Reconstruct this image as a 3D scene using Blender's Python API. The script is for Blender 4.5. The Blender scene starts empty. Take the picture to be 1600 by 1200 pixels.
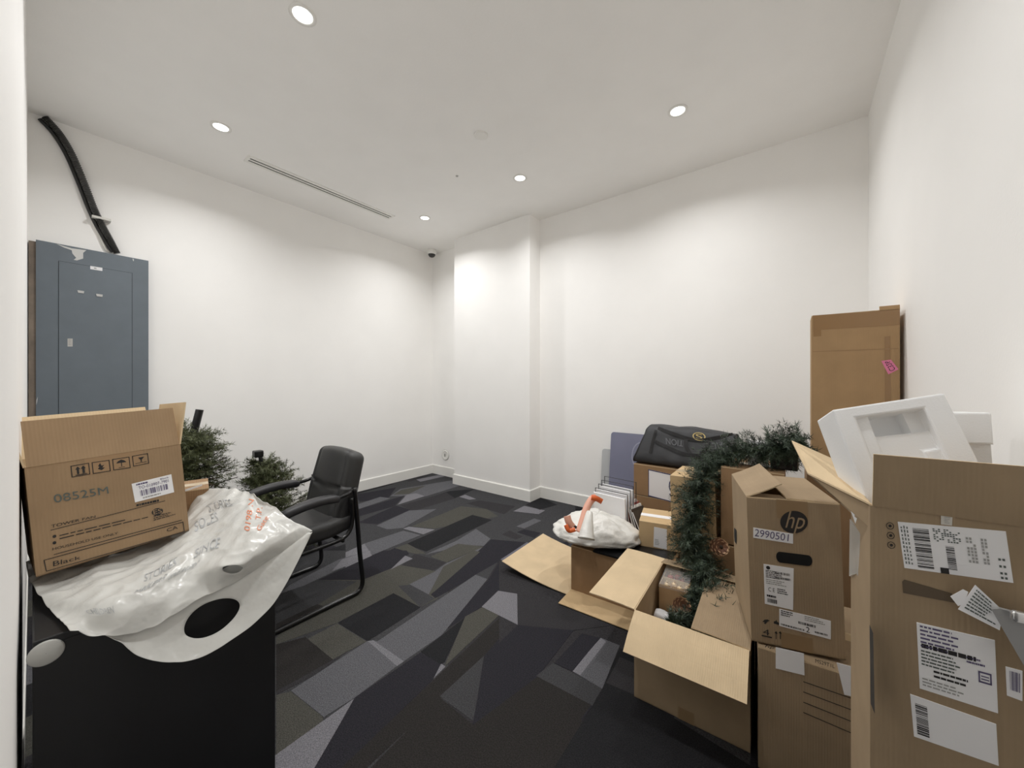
import bpy, bmesh, math, random
from mathutils import Vector, Matrix, Euler, noise
random.seed(7)
S = bpy.context.scene
COL = S.collection
PI = math.pi
R = math.radians

# ---------------------------------------------------------------- camera, world, exposure
FPX, YAW, V0, CAMH = 573.068, 0.6528, 597.56, 1.3
cam_d = bpy.data.cameras.new('camera'); cam = bpy.data.objects.new('camera', cam_d); COL.objects.link(cam)
cam_d.sensor_width = 36.0; cam_d.lens = FPX / 1600 * 36.0; cam_d.clip_start = 0.02
cam_d.shift_y = -(600 - V0) / 1600
cam.location = (0, 0, CAMH); cam.rotation_euler = (PI / 2, 0, YAW)
S.camera = cam
w = bpy.data.worlds.new('world'); S.world = w; w.use_nodes = True
w.node_tree.nodes['Background'].inputs[0].default_value = (1, 0.98, 0.95, 1)
w.node_tree.nodes['Background'].inputs[1].default_value = 0.4
S.view_settings.view_transform = 'Standard'; S.view_settings.look = 'None'
S.view_settings.gamma = 1; S.view_settings.use_curve_mapping = False
S.view_settings.exposure = -1.72
S.cycles.max_bounces = 14; S.cycles.diffuse_bounces = 12
LAMP_W = 34.0

# ---------------------------------------------------------------- pixel -> world helpers (photo is 1600x1200)
FW = Vector((-math.sin(YAW), math.cos(YAW), 0)); RT = Vector((math.cos(YAW), math.sin(YAW), 0)); CP = Vector((0, 0, CAMH))
def ray(u, v): return FW + RT * ((u - 800) / FPX) + Vector((0, 0, (V0 - v) / FPX))
def onz(u, v, z=0.0): r = ray(u, v); return CP + r * ((z - CAMH) / r.z)
def onx(u, v, x): r = ray(u, v); return CP + r * (x / r.x)
def ony(u, v, y): r = ray(u, v); return CP + r * (y / r.y)
def atd(u, v, d): return CP + ray(u, v) * d

# ---------------------------------------------------------------- materials
def lin(c): return tuple((x / 255 / 12.92 if x / 255 <= 0.04045 else ((x / 255 + 0.055) / 1.055) ** 2.4) for x in c) + (1,)
MATS = {}
def mat(name, rgb, rough=0.6, metal=0.0, var=0.0, vscale=20, bump=0.0, bscale=80, spec=0.5, emit=None, trans=0.0, alpha=1.0, stretch=None, sheen=0):
    if name in MATS: return MATS[name]
    m = bpy.data.materials.new(name); m.use_nodes = True; nt = m.node_tree; b = nt.nodes['Principled BSDF']
    c = lin(rgb)
    b.inputs['Base Color'].default_value = c; b.inputs['Roughness'].default_value = rough
    b.inputs['Metallic'].default_value = metal; b.inputs['Specular IOR Level'].default_value = spec
    if sheen: b.inputs['Sheen Weight'].default_value = sheen
    if trans: b.inputs['Transmission Weight'].default_value = trans
    if alpha < 1: b.inputs['Alpha'].default_value = alpha
    if emit: b.inputs['Emission Color'].default_value = (1, 0.97, 0.92, 1); b.inputs['Emission Strength'].default_value = emit
    if var or bump:
        tc = nt.nodes.new('ShaderNodeTexCoord'); mp = nt.nodes.new('ShaderNodeMapping')
        nt.links.new(tc.outputs['Object'], mp.inputs[0])
        if stretch: mp.inputs['Scale'].default_value = stretch
        if var:
            n = nt.nodes.new('ShaderNodeTexNoise'); n.inputs['Scale'].default_value = vscale; n.inputs['Detail'].default_value = 4
            nt.links.new(mp.outputs[0], n.inputs['Vector'])
            cr = nt.nodes.new('ShaderNodeValToRGB')
            cr.color_ramp.elements[0].position = 0.3; cr.color_ramp.elements[1].position = 0.7
            cr.color_ramp.elements[0].color = tuple(x * (1 - var) for x in c[:3]) + (1,)
            cr.color_ramp.elements[1].color = tuple(min(1, x * (1 + var)) for x in c[:3]) + (1,)
            nt.links.new(n.outputs['Fac'], cr.inputs[0]); nt.links.new(cr.outputs[0], b.inputs['Base Color'])
        if bump:
            n2 = nt.nodes.new('ShaderNodeTexNoise'); n2.inputs['Scale'].default_value = bscale; n2.inputs['Detail'].default_value = 3
            nt.links.new(mp.outputs[0], n2.inputs['Vector'])
            bp = nt.nodes.new('ShaderNodeBump'); bp.inputs['Strength'].default_value = bump; bp.inputs['Distance'].default_value = 0.01
            nt.links.new(n2.outputs['Fac'], bp.inputs['Height']); nt.links.new(bp.outputs[0], b.inputs['Normal'])
    MATS[name] = m; return m
def kraft(name, rgb, flute=0.25):
    """cardboard: mottled brown with faint flute lines"""
    if name in MATS: return MATS[name]
    m = mat(name, rgb, 0.78, var=0.07, vscale=9, spec=0.25); nt = m.node_tree; b = nt.nodes['Principled BSDF']
    tc = nt.nodes.new('ShaderNodeTexCoord'); wv = nt.nodes.new('ShaderNodeTexWave'); wv.bands_direction = 'X'
    wv.inputs['Scale'].default_value = 45; wv.inputs['Distortion'].default_value = 0.6
    nt.links.new(tc.outputs['Object'], wv.inputs['Vector'])
    bp = nt.nodes.new('ShaderNodeBump'); bp.inputs['Strength'].default_value = flute; bp.inputs['Distance'].default_value = 0.001
    nt.links.new(wv.outputs['Fac'], bp.inputs['Height']); nt.links.new(bp.outputs[0], b.inputs['Normal'])
    return m
WALL = mat('wall_paint', (248, 247, 245), 0.65, var=0.012, vscale=3, bump=0.04, bscale=120, spec=0.3)
CEIL = mat('ceiling_paint', (249, 248, 246), 0.7, var=0.012, vscale=4, bump=0.04, bscale=90, spec=0.2)
TRIM = mat('trim_paint', (240, 239, 235), 0.4)
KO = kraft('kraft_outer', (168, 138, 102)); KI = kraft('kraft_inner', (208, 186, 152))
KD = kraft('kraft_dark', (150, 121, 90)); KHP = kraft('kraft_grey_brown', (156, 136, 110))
KF = kraft('kraft_fan', (154, 129, 100)); KL = kraft('kraft_light', (198, 171, 132))
TAPE = mat('brown_tape', (150, 118, 82), 0.25); CLEAR_TAPE = mat('pale_tape', (198, 178, 146), 0.18)
INK = mat('black_ink', (38, 36, 36), 0.7); INKG = mat('grey_ink', (88, 96, 92), 0.7); INKB = mat('blue_ink', (40, 48, 96), 0.6)
INKP = mat('violet_ink', (92, 84, 118), 0.6); PAPER = mat('white_paper', (236, 236, 238), 0.6); INKL = mat('pale_grey_ink', (160, 160, 158), 0.6)
INKO = mat('orange_marker', (222, 140, 104), 0.6)
BLACKM = mat('black_metal', (20, 20, 22), 0.32, var=0.1); TUBE = mat('black_tube', (18, 18, 19), 0.28)
CABM = mat('black_cabinet_paint', (20, 20, 22), 0.5, bump=0.03, bscale=300)
LEATH = mat('black_leather', (46, 46, 46), 0.42, var=0.06, vscale=25, bump=0.12, bscale=220)
ARMP = mat('black_plastic', (44, 44, 46), 0.45)
PANEL = mat('panel_grey', (104, 113, 121), 0.5, var=0.05, vscale=8); PANELD = mat('panel_gap', (62, 68, 74), 0.7)
RUST = mat('unpainted_board', (128, 116, 104), 0.8, var=0.2, vscale=12)
CHIP = mat('plaster_smear', (206, 206, 204), 0.7)
COND = mat('black_conduit', (64, 64, 62), 0.35); WIRE = mat('white_cable', (214, 212, 206), 0.5)
NEED = mat('dark_needles', (52, 66, 50), 0.6, var=0.3, vscale=30); NEED2 = mat('olive_needles', (80, 86, 54), 0.6, var=0.3, vscale=25)
TWIG = mat('twig_brown', (66, 54, 42), 0.8)
CONE = mat('pine_cone_scale', (112, 78, 58), 0.7, var=0.25, vscale=60)
BAGW = mat('white_plastic_film', (222, 221, 216), 0.3, bump=0.6, bscale=22)
BAGT = mat('white_bag_film', (208, 208, 204), 0.25, bump=0.7, bscale=14)
ORANGE = mat('orange_print', (228, 110, 58), 0.4); ORPALE = mat('pale_orange_print', (226, 168, 146), 0.4)
EPS = mat('styrofoam', (240, 241, 242), 0.85, bump=0.06, bscale=260)
TOTE = mat('black_woven_fabric', (48, 49, 52), 0.6, bump=0.1, bscale=200); TOTED = mat('black_webbing', (24, 24, 26), 0.6)
GOLD = mat('gold_print', (168, 148, 88), 0.4); TOTEP = mat('grey_print', (98, 100, 104), 0.6)
MATP = mat('lavender_plastic_sheet', (128, 130, 152), 0.3, var=0.05, vscale=4, alpha=0.93); MATG = mat('frosted_sheet', (196, 198, 200), 0.35, alpha=0.85)
PINK = mat('pink_sticker', (226, 128, 166), 0.6)
CLEAR = mat('clear_plastic', (235, 235, 232), 0.12, alpha=0.22); POUCH = mat('clear_pouch', (226, 226, 222), 0.2, alpha=0.55)
SILV = mat('grey_board', (150, 150, 150), 0.5); DARK = mat('interior_shade', (10, 10, 10), 0.9)  # DARK: interior shade painted flat on hand holes and bag mouth
DISC = mat('pale_disc', (186, 186, 182), 0.5)
LENS = mat('lamp_lens', (255, 255, 255), 0.5, emit=14.0)

# ---------------------------------------------------------------- mesh builder
class MB:
    def __init__(s): s.v = []; s.f = []; s.m = []
    def add(s, vs, fs, m=0):
        o = len(s.v); s.v += [tuple(p) for p in vs]; s.f += [tuple(i + o for i in f) for f in fs]; s.m += [m] * len(fs); return s
    def box(s, x0, x1, y0, y1, z0, z1, m=0):
        return s.add([(x0, y0, z0), (x1, y0, z0), (x1, y1, z0), (x0, y1, z0), (x0, y0, z1), (x1, y0, z1), (x1, y1, z1), (x0, y1, z1)],
                     [(0, 3, 2, 1), (4, 5, 6, 7), (0, 1, 5, 4), (1, 2, 6, 5), (2, 3, 7, 6), (3, 0, 4, 7)], m)
    def prism(s, poly, z0, z1, m=0):
        n = len(poly); A = sum(poly[i][0] * poly[(i + 1) % n][1] - poly[(i + 1) % n][0] * poly[i][1] for i in range(n))
        if A < 0: poly = poly[::-1]
        vs = [(p[0], p[1], z0) for p in poly] + [(p[0], p[1], z1) for p in poly]
        return s.add(vs, [tuple(range(n - 1, -1, -1)), tuple(range(n, 2 * n))] + [(i, (i + 1) % n, (i + 1) % n + n, i + n) for i in range(n)], m)
    def tube(s, path, r, n=10, m=0, cap=True):
        P = [Vector(p) for p in path]; k = len(P); rr = r if isinstance(r, (list, tuple)) else [r] * k
        up = Vector((0, 0, 1)); rings = []; prev = None
        for i in range(k):
            t = (P[min(i + 1, k - 1)] - P[max(i - 1, 0)]).normalized()
            if prev is None:
                a = up if abs(t.z) < 0.9 else Vector((1, 0, 0)); x = t.cross(a).normalized()
            else:
                x = (prev - t * prev.dot(t)).normalized()
            prev = x; y = t.cross(x)
            rings.append([P[i] + (x * math.cos(2 * PI * j / n) + y * math.sin(2 * PI * j / n)) * rr[i] for j in range(n)])
        vs = [p for q in rings for p in q]
        fs = [(i * n + j, i * n + (j + 1) % n, (i + 1) * n + (j + 1) % n, (i + 1) * n + j) for i in range(k - 1) for j in range(n)]
        if cap: fs += [tuple(range(n - 1, -1, -1)), tuple(range((k - 1) * n, k * n))]
        return s.add(vs, fs, m)
    def lathe(s, prof, n=32, m=0, c=(0, 0, 0)):
        k = len(prof); vs = [(c[0] + r * math.cos(2 * PI * j / n), c[1] + r * math.sin(2 * PI * j / n), c[2] + z) for r, z in prof for j in range(n)]
        fs = [(i * n + j, i * n + (j + 1) % n, (i + 1) * n + (j + 1) % n, (i + 1) * n + j) for i in range(k - 1) for j in range(n)]
        return s.add(vs, fs, m)
    def rbox(s, hx, hy, hz, r, n=12, fn=None, m=0):
        """rounded box centred at 0"""
        idx = {}; vs = []; fs = []
        def key(p): return tuple(round(c, 5) for c in p)
        def vert(p):
            k = key(p)
            if k not in idx:
                q = Vector((p[0] * hx, p[1] * hy, p[2] * hz)); h = (hx, hy, hz)
                inn = Vector([max(-(h[i] - r), min(h[i] - r, q[i])) for i in range(3)]); d = q - inn
                if d.length > 1e-9: q = inn + d.normalized() * r
                if fn: q = fn(q)
                idx[k] = len(vs); vs.append(tuple(q))
            return idx[k]
        def t(i, h): # denser near the edges
            x = -1 + 2 * i / n; return math.copysign(1 - (1 - abs(x)) ** 1.35, x)
        for ax in range(3):
            for sg in (-1, 1):
                for i in range(n):
                    for j in range(n):
                        c = []
                        for a, b in ((i, j), (i + 1, j), (i + 1, j + 1), (i, j + 1)):
                            p = [0, 0, 0]; p[ax] = sg; p[(ax + 1) % 3] = t(a, 0); p[(ax + 2) % 3] = t(b, 0); c.append(vert(p))
                        fs.append(tuple(c) if sg > 0 else tuple(c[::-1]))
        return s.add(vs, fs, m)
    def build(s, name, mats, parent=None, smooth=False, bevel=0):
        me = bpy.data.meshes.new(name); me.from_pydata(s.v, [], s.f)
        if not isinstance(mats, (list, tuple)): mats = [mats]
        for q in mats: me.materials.append(q)
        if len(mats) > 1: me.polygons.foreach_set('material_index', s.m)
        if smooth: me.polygons.foreach_set('use_smooth', [True] * len(me.polygons))
        me.validate(); me.update()
        o = bpy.data.objects.new(name, me); COL.objects.link(o)
        if parent: o.parent = parent
        if bevel:
            b = o.modifiers.new('b', 'BEVEL'); b.width = bevel; b.segments = 2; b.limit_method = 'ANGLE'
        return o
def tag(o, label=None, cat=None, group=None, kind=None):
    if label: o['label'] = label
    if cat: o['category'] = cat
    if group: o['group'] = group
    if kind: o['kind'] = kind
    return o
XF = {}
def empty(name, loc, rz=0, rx=0, ry=0, label=None, cat=None, group=None):
    o = bpy.data.objects.new(name, None); COL.objects.link(o); o.empty_display_size = 0.1
    m = Matrix.Translation(loc) @ Matrix.Rotation(rz, 4, 'Z') @ Matrix.Rotation(rx, 4, 'X') @ Matrix.Rotation(ry, 4, 'Y')
    o.location = loc; o.rotation_mode = 'XYZ'; o.rotation_euler = m.to_3x3().to_euler('XYZ'); XF[o.name] = m
    tag(o, label, cat, group); return o

# ---------------------------------------------------------------- text and print
TC = {}
def text_geo(body, shear=0.0):
    k = (body, shear)
    if k not in TC:
        cu = bpy.data.curves.new('t', 'FONT'); cu.body = body; cu.shear = shear; cu.resolution_u = 3
        ob = bpy.data.objects.new('t', cu); COL.objects.link(ob)
        dg = bpy.context.evaluated_depsgraph_get(); dg.update()
        me = bpy.data.meshes.new_from_object(ob.evaluated_get(dg))
        vs = [v.co.copy() for v in me.vertices]; fs = [tuple(p.vertices) for p in me.polygons]
        bpy.data.objects.remove(ob); bpy.data.meshes.remove(me)
        x0 = min(v.x for v in vs); x1 = max(v.x for v in vs); y0 = min(v.y for v in vs); y1 = max(v.y for v in vs)
        TC[k] = ([((v.x - x0) / (x1 - x0), (v.y - y0) / (y1 - y0)) for v in vs], fs)
    return TC[k]
class Face:
    """a plane of a thing, in the thing's own frame; takes photo pixels of marks on it"""
    def __init__(s, root, org, ux, uz, nrm):
        s.root = root; s.M = XF[root.name]; s.o = Vector(org); s.n = Vector(nrm); s.Mi = s.M.inverted()
    def loc(s, u, v, lift):
        o = s.Mi @ CP; d = (s.Mi.to_3x3() @ ray(u, v)); t = (s.o - o).dot(s.n) / d.dot(s.n)
        return o + d * t + s.n * lift
    def quad4(s, px, lift): return [s.loc(u, v, lift) for u, v in px]      # order: TL, TR, BR, BL
def bil(Q, a, b):   # a right, b up
    return (Q[3] * (1 - a) + Q[2] * a) * (1 - b) + (Q[0] * (1 - a) + Q[1] * a) * b
def sub(Q, a0, a1, b0, b1): return [bil(Q, a0, b1), bil(Q, a1, b1), bil(Q, a1, b0), bil(Q, a0, b0)]
def put(name, Q, geo, m, parent):
    vs, fs = geo; mb = MB(); mb.add([bil(Q, a, b) for a, b in vs], fs); return mb.build(name, m, parent)
def rects(rs):
    vs = []; fs = []
    for a0, a1, b0, b1 in rs:
        k = len(vs); vs += [(a0, b0), (a1, b0), (a1, b1), (a0, b1)]; fs.append((k, k + 1, k + 2, k + 3))
    return vs, fs
def bars(n, a0=0, a1=1, b0=0, b1=1, vertical=True):
    rs = []; t = 0
    ws = [random.choice((1, 1, 2, 3)) for _ in range(2 * n)]; tot = sum(ws)
    for i, q in enumerate(ws):
        if i % 2 == 0:
            s0, s1 = t / tot, (t + q) / tot
            rs.append((a0 + s0 * (a1 - a0), a0 + s1 * (a1 - a0), b0, b1) if vertical else (a0, a1, b0 + s0 * (b1 - b0), b0 + s1 * (b1 - b0)))
        t += q
    return rs
def words(rows, a0=0, a1=1, b0=0, b1=1, h=0.45, fill=0.85):
    rs = []
    for r in range(rows):
        y1 = b1 - (b1 - b0) * r / rows; y0 = y1 - (b1 - b0) / rows * h; x = a0; end = a0 + (a1 - a0) * random.uniform(fill * 0.6, fill)
        while x < end:
            L = random.uniform(0.04, 0.16) * (a1 - a0); rs.append((x, min(x + L, end), y0, y1)); x += L + 0.02 * (a1 - a0)
    return rs
def paper(name, face, px, parent, m=None, lift=0.0012, thick=True):
    Q = face.quad4(px, lift); B = face.quad4(px, 0.0001)
    mb = MB(); mb.add(Q + B, [(3, 2, 1, 0)] + [((i + 1) % 4, i, i + 4, (i + 1) % 4 + 4) for i in range(4)])
    o = mb.build(name, m or PAPER, parent); o['Q'] = 0; del o['Q']
    return o, face.quad4(px, lift + 0.0006)
def ring(n=28, r0=0.42, r1=0.5):
    vs = []; fs = []
    for i in range(n):
        a = 2 * PI * i / n; vs += [(0.5 + r0 * math.cos(a), 0.5 + r0 * math.sin(a)), (0.5 + r1 * math.cos(a), 0.5 + r1 * math.sin(a))]
    for i in range(n): j = (i + 1) % n; fs.append((2 * i, 2 * i + 1, 2 * j + 1, 2 * j))
    return vs, fs
def disc(n=32, r=0.5): return [(0.5 + r * math.cos(2 * PI * i / n), 0.5 + r * math.sin(2 * PI * i / n)) for i in range(n)], [tuple(range(n))]

# ---------------------------------------------------------------- the room
H = 3.137; XA = -4.115; YB = 3.496; XC = 0.414; YD = -0.020; C0, C1, CY = -3.451, -2.274, 3.292
def struct(name, mb, m, parent=None, **k): return tag(mb.build(name, m, parent, **k), kind='structure')
floor = struct('floor', MB().box(XA - .1, XC + .1, -1.9, YB + .1, -0.06, -0.002), mat('carpet_base', (52, 52, 54), 0.95, spec=0.1))
struct('ceiling', MB().box(XA - .1, XC + .1, -1.9, YB + .1, H, H + 0.1), CEIL)
struct('wall_left', MB().box(XA - .1, XA, YD, YB + .1, 0, H), WALL)
struct('wall_back', MB().box(XA, XC, YB, YB + .1, 0, H), WALL)
struct('wall_right', MB().box(XC, XC + .1, -1.9, YB + .1, 0, H), WALL)
struct('wall_front', MB().box(XA - .1, -0.30, YD - 0.14, YD, 0, H), WALL)            # the photographer stands in the doorway beside it
struct('wall_front_header', MB().box(-0.30, XC, YD - 0.14, YD, 2.35, H), WALL)
struct('wall_corridor', MB().box(-1.6, XC, -1.9, -1.8, 0, H).box(-1.6, -1.5, -1.8, YD - 0.14, 0, H), WALL)
struct('column_back', MB().box(C0, C1, CY, YB, 0, H), WALL)
bh, bt = 0.117, 0.014
def baseb(name, x0, x1, y0, y1, lipx=0, lipy=0):
    mb = MB().box(x0, x1, y0, y1, 0, bh); mb.box(x0 + (0.004 if lipx > 0 else 0), x1 - (0.004 if lipx < 0 else 0), y0 + (0.004 if lipy > 0 else 0), y1 - (0.004 if lipy < 0 else 0), bh, bh + 0.006)
    struct(name, mb, TRIM)
baseb('baseboard_left', XA, XA + bt, YD, YB, lipx=-1)
baseb('baseboard_back_corner', XA + bt, C0 - bt, YB - bt, YB, lipy=1)
baseb('baseboard_column_front', C0 - bt, C1 + bt, CY - bt, CY, lipy=1)
baseb('baseboard_column_left', C0 - bt, C0, CY, YB, lipx=1)
baseb('baseboard_column_right', C1, C1 + bt, CY, YB, lipx=-1)
baseb('baseboard_back', C1 + bt, XC, YB - bt, YB, lipy=1)
baseb('baseboard_right', XC - bt, XC, 0.0, YB - bt, lipx=1)
baseb('baseboard_front', XA + bt, -0.30, YD, YD + 0.004)

# carpet: planks and printed shards, each a piece of the floor
CP_COL = {'K': (40, 40, 42), 'N': (46, 45, 50), 'B': (48, 46, 45), 'C': (66, 66, 68), 'D': (56, 55, 57), 'O': (78, 77, 72), 'G': (95, 95, 99), 'L': (120, 119, 124), 'V': (108, 107, 117)}
CPM = {k: mat('carpet_' + k, c, 0.95, var=0.42, vscale=230, bump=0.5, bscale=420, spec=0.08, sheen=0.0) for k, c in CP_COL.items()}
def piece(poly, col, z):
    MB().prism(poly, -0.0025, z).build('carpet_piece', CPM[col], floor)
x = XA; random.seed(3)
while x < XC:
    y = -1.8 + random.uniform(0, .5)
    pw = 0.25
    while y < YB:
        L = random.choice((0.25, 0.5, 0.5, 0.75)); x1 = min(x + pw, XC); y0 = max(y, -1.8); y1 = min(y + L, YB)
        c = random.choice('KNCCDDOGB'); 
        if y1 > y0:
            if random.random() < 0.3:
                c2 = random.choice('NKCGD'); k = random.uniform(.2, .8)
                piece([(x, y0), (x1, y0), (x1, y0 + (y1 - y0) * k)], c, -0.0016); piece([(x, y0), (x1, y0 + (y1 - y0) * k), (x1, y1), (x, y1)], c2, -0.0016)
            else: piece([(x, y0), (x1, y0), (x1, y1), (x, y1)], c, -0.0016)
        y += L
    x += pw
REG = {1: (420, 860, 4.364), 2: (700, 860, 4.21), 3: (540, 730, 4.444)}
TR = [
 (3, 'C', [(60,190),(610,40),(760,75),(800,120),(1280,240),(1360,210),(1600,260),(1600,756),(0,756),(0,300)]),
 (1, 'C', [(40,120),(350,0),(1571,0),(1571,1190),(40,1190)]),
 (2, 'D', [(0,0),(800,0),(800,260),(1220,380),(1225,950),(1600,1145),(0,1150)]),
 (3, 'L', [(490,85),(660,50),(690,62),(520,100)]), (3, 'D', [(420,95),(600,42),(560,65),(440,100)]), (3, 'G', [(310,200),(380,150),(740,90),(800,125),(560,200)]),
 (3, 'O', [(330,190),(390,155),(560,125),(440,185)]),
 (3, 'N', [(60,190),(350,140),(300,210),(100,240)]), (3, 'G', [(60,265),(240,205),(310,215),(60,300)]),
 (3, 'L', [(360,260),(425,190),(490,180),(550,200)]), (3, 'K', [(570,215),(720,165),(900,150),(760,215)]),
 (3, 'N', [(60,300),(410,195),(340,270),(60,350)]), (3, 'N', [(80,385),(350,265),(450,295),(220,395)]),
 (3, 'D', [(380,265),(700,175),(760,215),(470,305)]),
 (3, 'G', [(215,405),(440,300),(630,290),(400,420),(290,430)]), (3, 'O', [(460,410),(800,270),(980,290),(1060,340),(620,425)]),
 (3, 'K', [(415,535),(880,330),(1020,365),(560,585)]), (3, 'L', [(400,425),(440,412),(620,432),(540,465)]),
 (3, 'G', [(0,600),(130,530),(400,440),(520,470),(180,610)]), (3, 'L', [(0,590),(130,530),(185,615),(0,700)]),
 (3, 'N', [(0,756),(100,680),(350,555),(440,600),(330,690),(110,756)]), 
 (3, 'O', [(340,560),(430,530),(560,600),(480,600)]), (3, 'D', [(380,690),(480,600),(700,660),(600,720)]),
 (3, 'L', [(330,695),(420,615),(465,635)]),
 (3, 'G', [(555,605),(770,510),(905,428),(1005,495),(960,545),(840,540)]), (3, 'O', [(590,620),(780,530),(960,550),(700,660)]),
 (3, 'G', [(570,756),(700,665),(960,550),(730,756)]), (3, 'N', [(730,756),(1010,500),(1250,520),(1070,650),(900,756)]),
 (3, 'C', [(920,420),(1060,340),(1250,340),(1020,490)]), (3, 'L', [(790,205),(830,190),(905,220),(860,225)]),
 (3, 'D', [(840,250),(930,230),(1180,270),(1100,325),(980,290)]), (3, 'L', [(1165,305),(1240,268),(1385,300),(1340,325)]),
 (3, 'K', [(1250,260),(1360,210),(1470,260),(1350,295)]), (3, 'G', [(1185,410),(1310,355),(1360,370),(1240,425)]),
 (3, 'N', [(1190,450),(1240,430),(1355,455),(1310,490)]), (3, 'D', [(1085,465),(1140,440),(1230,480),(1180,500)]),
 (3, 'V', [(1075,640),(1260,520),(1425,600),(1360,660),(1240,570),(1140,665)]), (3, 'N', [(1390,600),(1550,500),(1550,690)]),
 (1, 'O', [(50,600),(350,200),(900,100),(1140,140),(1150,330),(1030,385),(850,290),(460,495),(50,640)]),
 (1, 'G', [(60,300),(150,230),(480,60),(690,0),(620,60),(240,240)]), (1, 'L', [(430,140),(500,60),(690,0),(700,45)]),
 (1, 'N', [(340,200),(780,0),(940,0),(955,20),(840,120),(640,200)]), (1, 'C', [(50,340),(340,200),(600,210),(330,370),(50,520)]),
 (1, 'B', [(50,500),(330,365),(400,390),(50,570)]), (1, 'C', [(880,240),(1000,230),(1130,330),(1030,385)]),
 (1, 'K', [(470,492),(850,292),(1035,387),(675,618)]), (1, 'O', [(260,605),(465,497),(665,620),(430,745)]),
 (1, 'B', [(50,640),(250,590),(440,745),(50,985)]), (1, 'D', [(440,745),(560,670),(330,840),(50,985),(50,960)]),
 (1, 'N', [(1200,540),(1500,195),(1570,80),(1571,290),(1450,385)]), (1, 'N', [(1105,300),(1440,0),(1571,0),(1571,80),(1135,325)]),
 (1, 'G', [(740,620),(1410,165),(1490,195),(1180,575),(920,755),(700,610)]), (1, 'G', [(150,955),(675,615),(910,760),(590,1000),(375,1135)]),
 (1, 'L', [(675,618),(715,612),(920,755),(875,788)]), (1, 'C', [(1410,165),(1560,80),(1490,195)]),
 (1, 'O', [(50,985),(150,960),(370,1135),(330,1190),(50,1190)]), (1, 'L', [(330,1190),(580,1010),(480,1190)]),
 (1, 'N', [(480,1190),(590,1000),(1035,695),(1170,770),(1120,880),(800,1190)]), (1, 'K', [(1035,690),(1210,555),(1340,455),(1200,760),(1170,775)]),
 (1, 'O', [(1210,760),(1340,450),(1460,385),(1571,440),(1200,790)]), (1, 'L', [(1175,772),(1205,790),(1125,870)]),
 (1, 'B', [(800,1190),(1125,880),(1571,460),(1571,640),(980,1190)]), (1, 'N', [(1467,718),(1571,600),(1571,1190),(1395,1190)]),
 (1, 'B', [(980,1190),(1165,1000),(1395,1190)]), (1, 'C', [(1165,995),(1467,718),(1395,1165)]),
 (1, 'G', [(960,230),(1140,140),(1190,130),(1090,300)]), (1, 'O', [(1090,300),(1190,110),(1400,0),(1440,10),(1130,280)]),
 (1, 'L', [(830,130),(930,35),(980,55)]),
 (2, 'N', [(250,690),(460,490),(830,520),(590,830),(950,1020),(870,1140),(160,1150)]), (2, 'D', [(460,490),(470,290),(1120,470),(1100,490),(830,525)]),
 (2, 'L', [(222,370),(330,265),(455,285),(458,488)]), (2, 'B', [(160,1150),(590,830),(940,1015),(880,1100),(850,1150)]),
 (2, 'C', [(580,825),(690,740),(1015,905),(950,1020)]), (2, 'N', [(700,740),(880,545),(1000,575),(815,795)]),
 (2, 'K', [(1015,910),(1130,640),(1220,690),(1225,940),(1600,1140),(870,1150),(950,1020)]), (2, 'D', [(1040,870),(1130,700),(1220,740),(1225,950)]),
 (2, 'G', [(820,795),(1005,575),(1130,625),(1015,910)]), (2, 'L', [(820,795),(930,660),(1005,575),(1040,600),(870,820)]),
]
for i, (rg, col, pl) in enumerate(TR):
    ox, oy, sc = REG[rg]; pts = []; PX = [(ox + a / sc, oy + b / sc) for a, b in pl]; n = len(PX)
    for k, (u, v) in enumerate(PX):
        if v >= 1128:      # carry the edge on past the bottom of the photo along its own line
            for q in (PX[k - 1], PX[(k + 1) % n]):
                if q[1] < 1120: u += max(-140, min(140, (u - q[0]) / (v - q[1]) * 95)); break
            v += 95
        p = onz(u, v, 0); pts.append((max(XA + .001, min(XC - .001, p.x)), min(YB - .001, p.y)))
    piece(pts, col, -0.00145 + i * 0.000018)

# ---------------------------------------------------------------- ceiling fittings
LP = [('nearest the conduit corner', -3.263, .823), ('in the far corner by the dome camera', -3.258, 2.66), ('in the middle of the back row', -1.943, 2.66), ('nearest the right wall in the back row', -0.616, 2.65),
      ('straight above the chair side of the room', -1.943, .82), ('above the doorway', -0.616, .82)]
def downlight(where, lx, ly):
    t = empty('ceiling_downlight', (lx, ly, H), label='round white recessed downlight, lit, ' + where, cat='ceiling light', group='recessed ceiling downlights')
    MB().lathe([(0.062, -0.001), (0.062, -0.004), (0.046, -0.006), (0.044, -0.002), (0.044, 0.0)], 36).build('trim_ring', TRIM, t, smooth=True)
    MB().lathe([(0.0005, -0.003), (0.045, -0.003)], 36).build('lens', LENS, t)
    ld = bpy.data.lights.new('downlight_lamp', 'AREA'); ld.shape = 'DISK'; ld.size = 0.085; ld.energy = LAMP_W; ld.color = (1, 0.995, 0.985); ld.spread = R(146)
    lo = bpy.data.objects.new('downlight_lamp', ld); COL.objects.link(lo); lo.parent = t; lo.location = (0, 0, -0.008)
for a in LP: downlight(*a)

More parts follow.
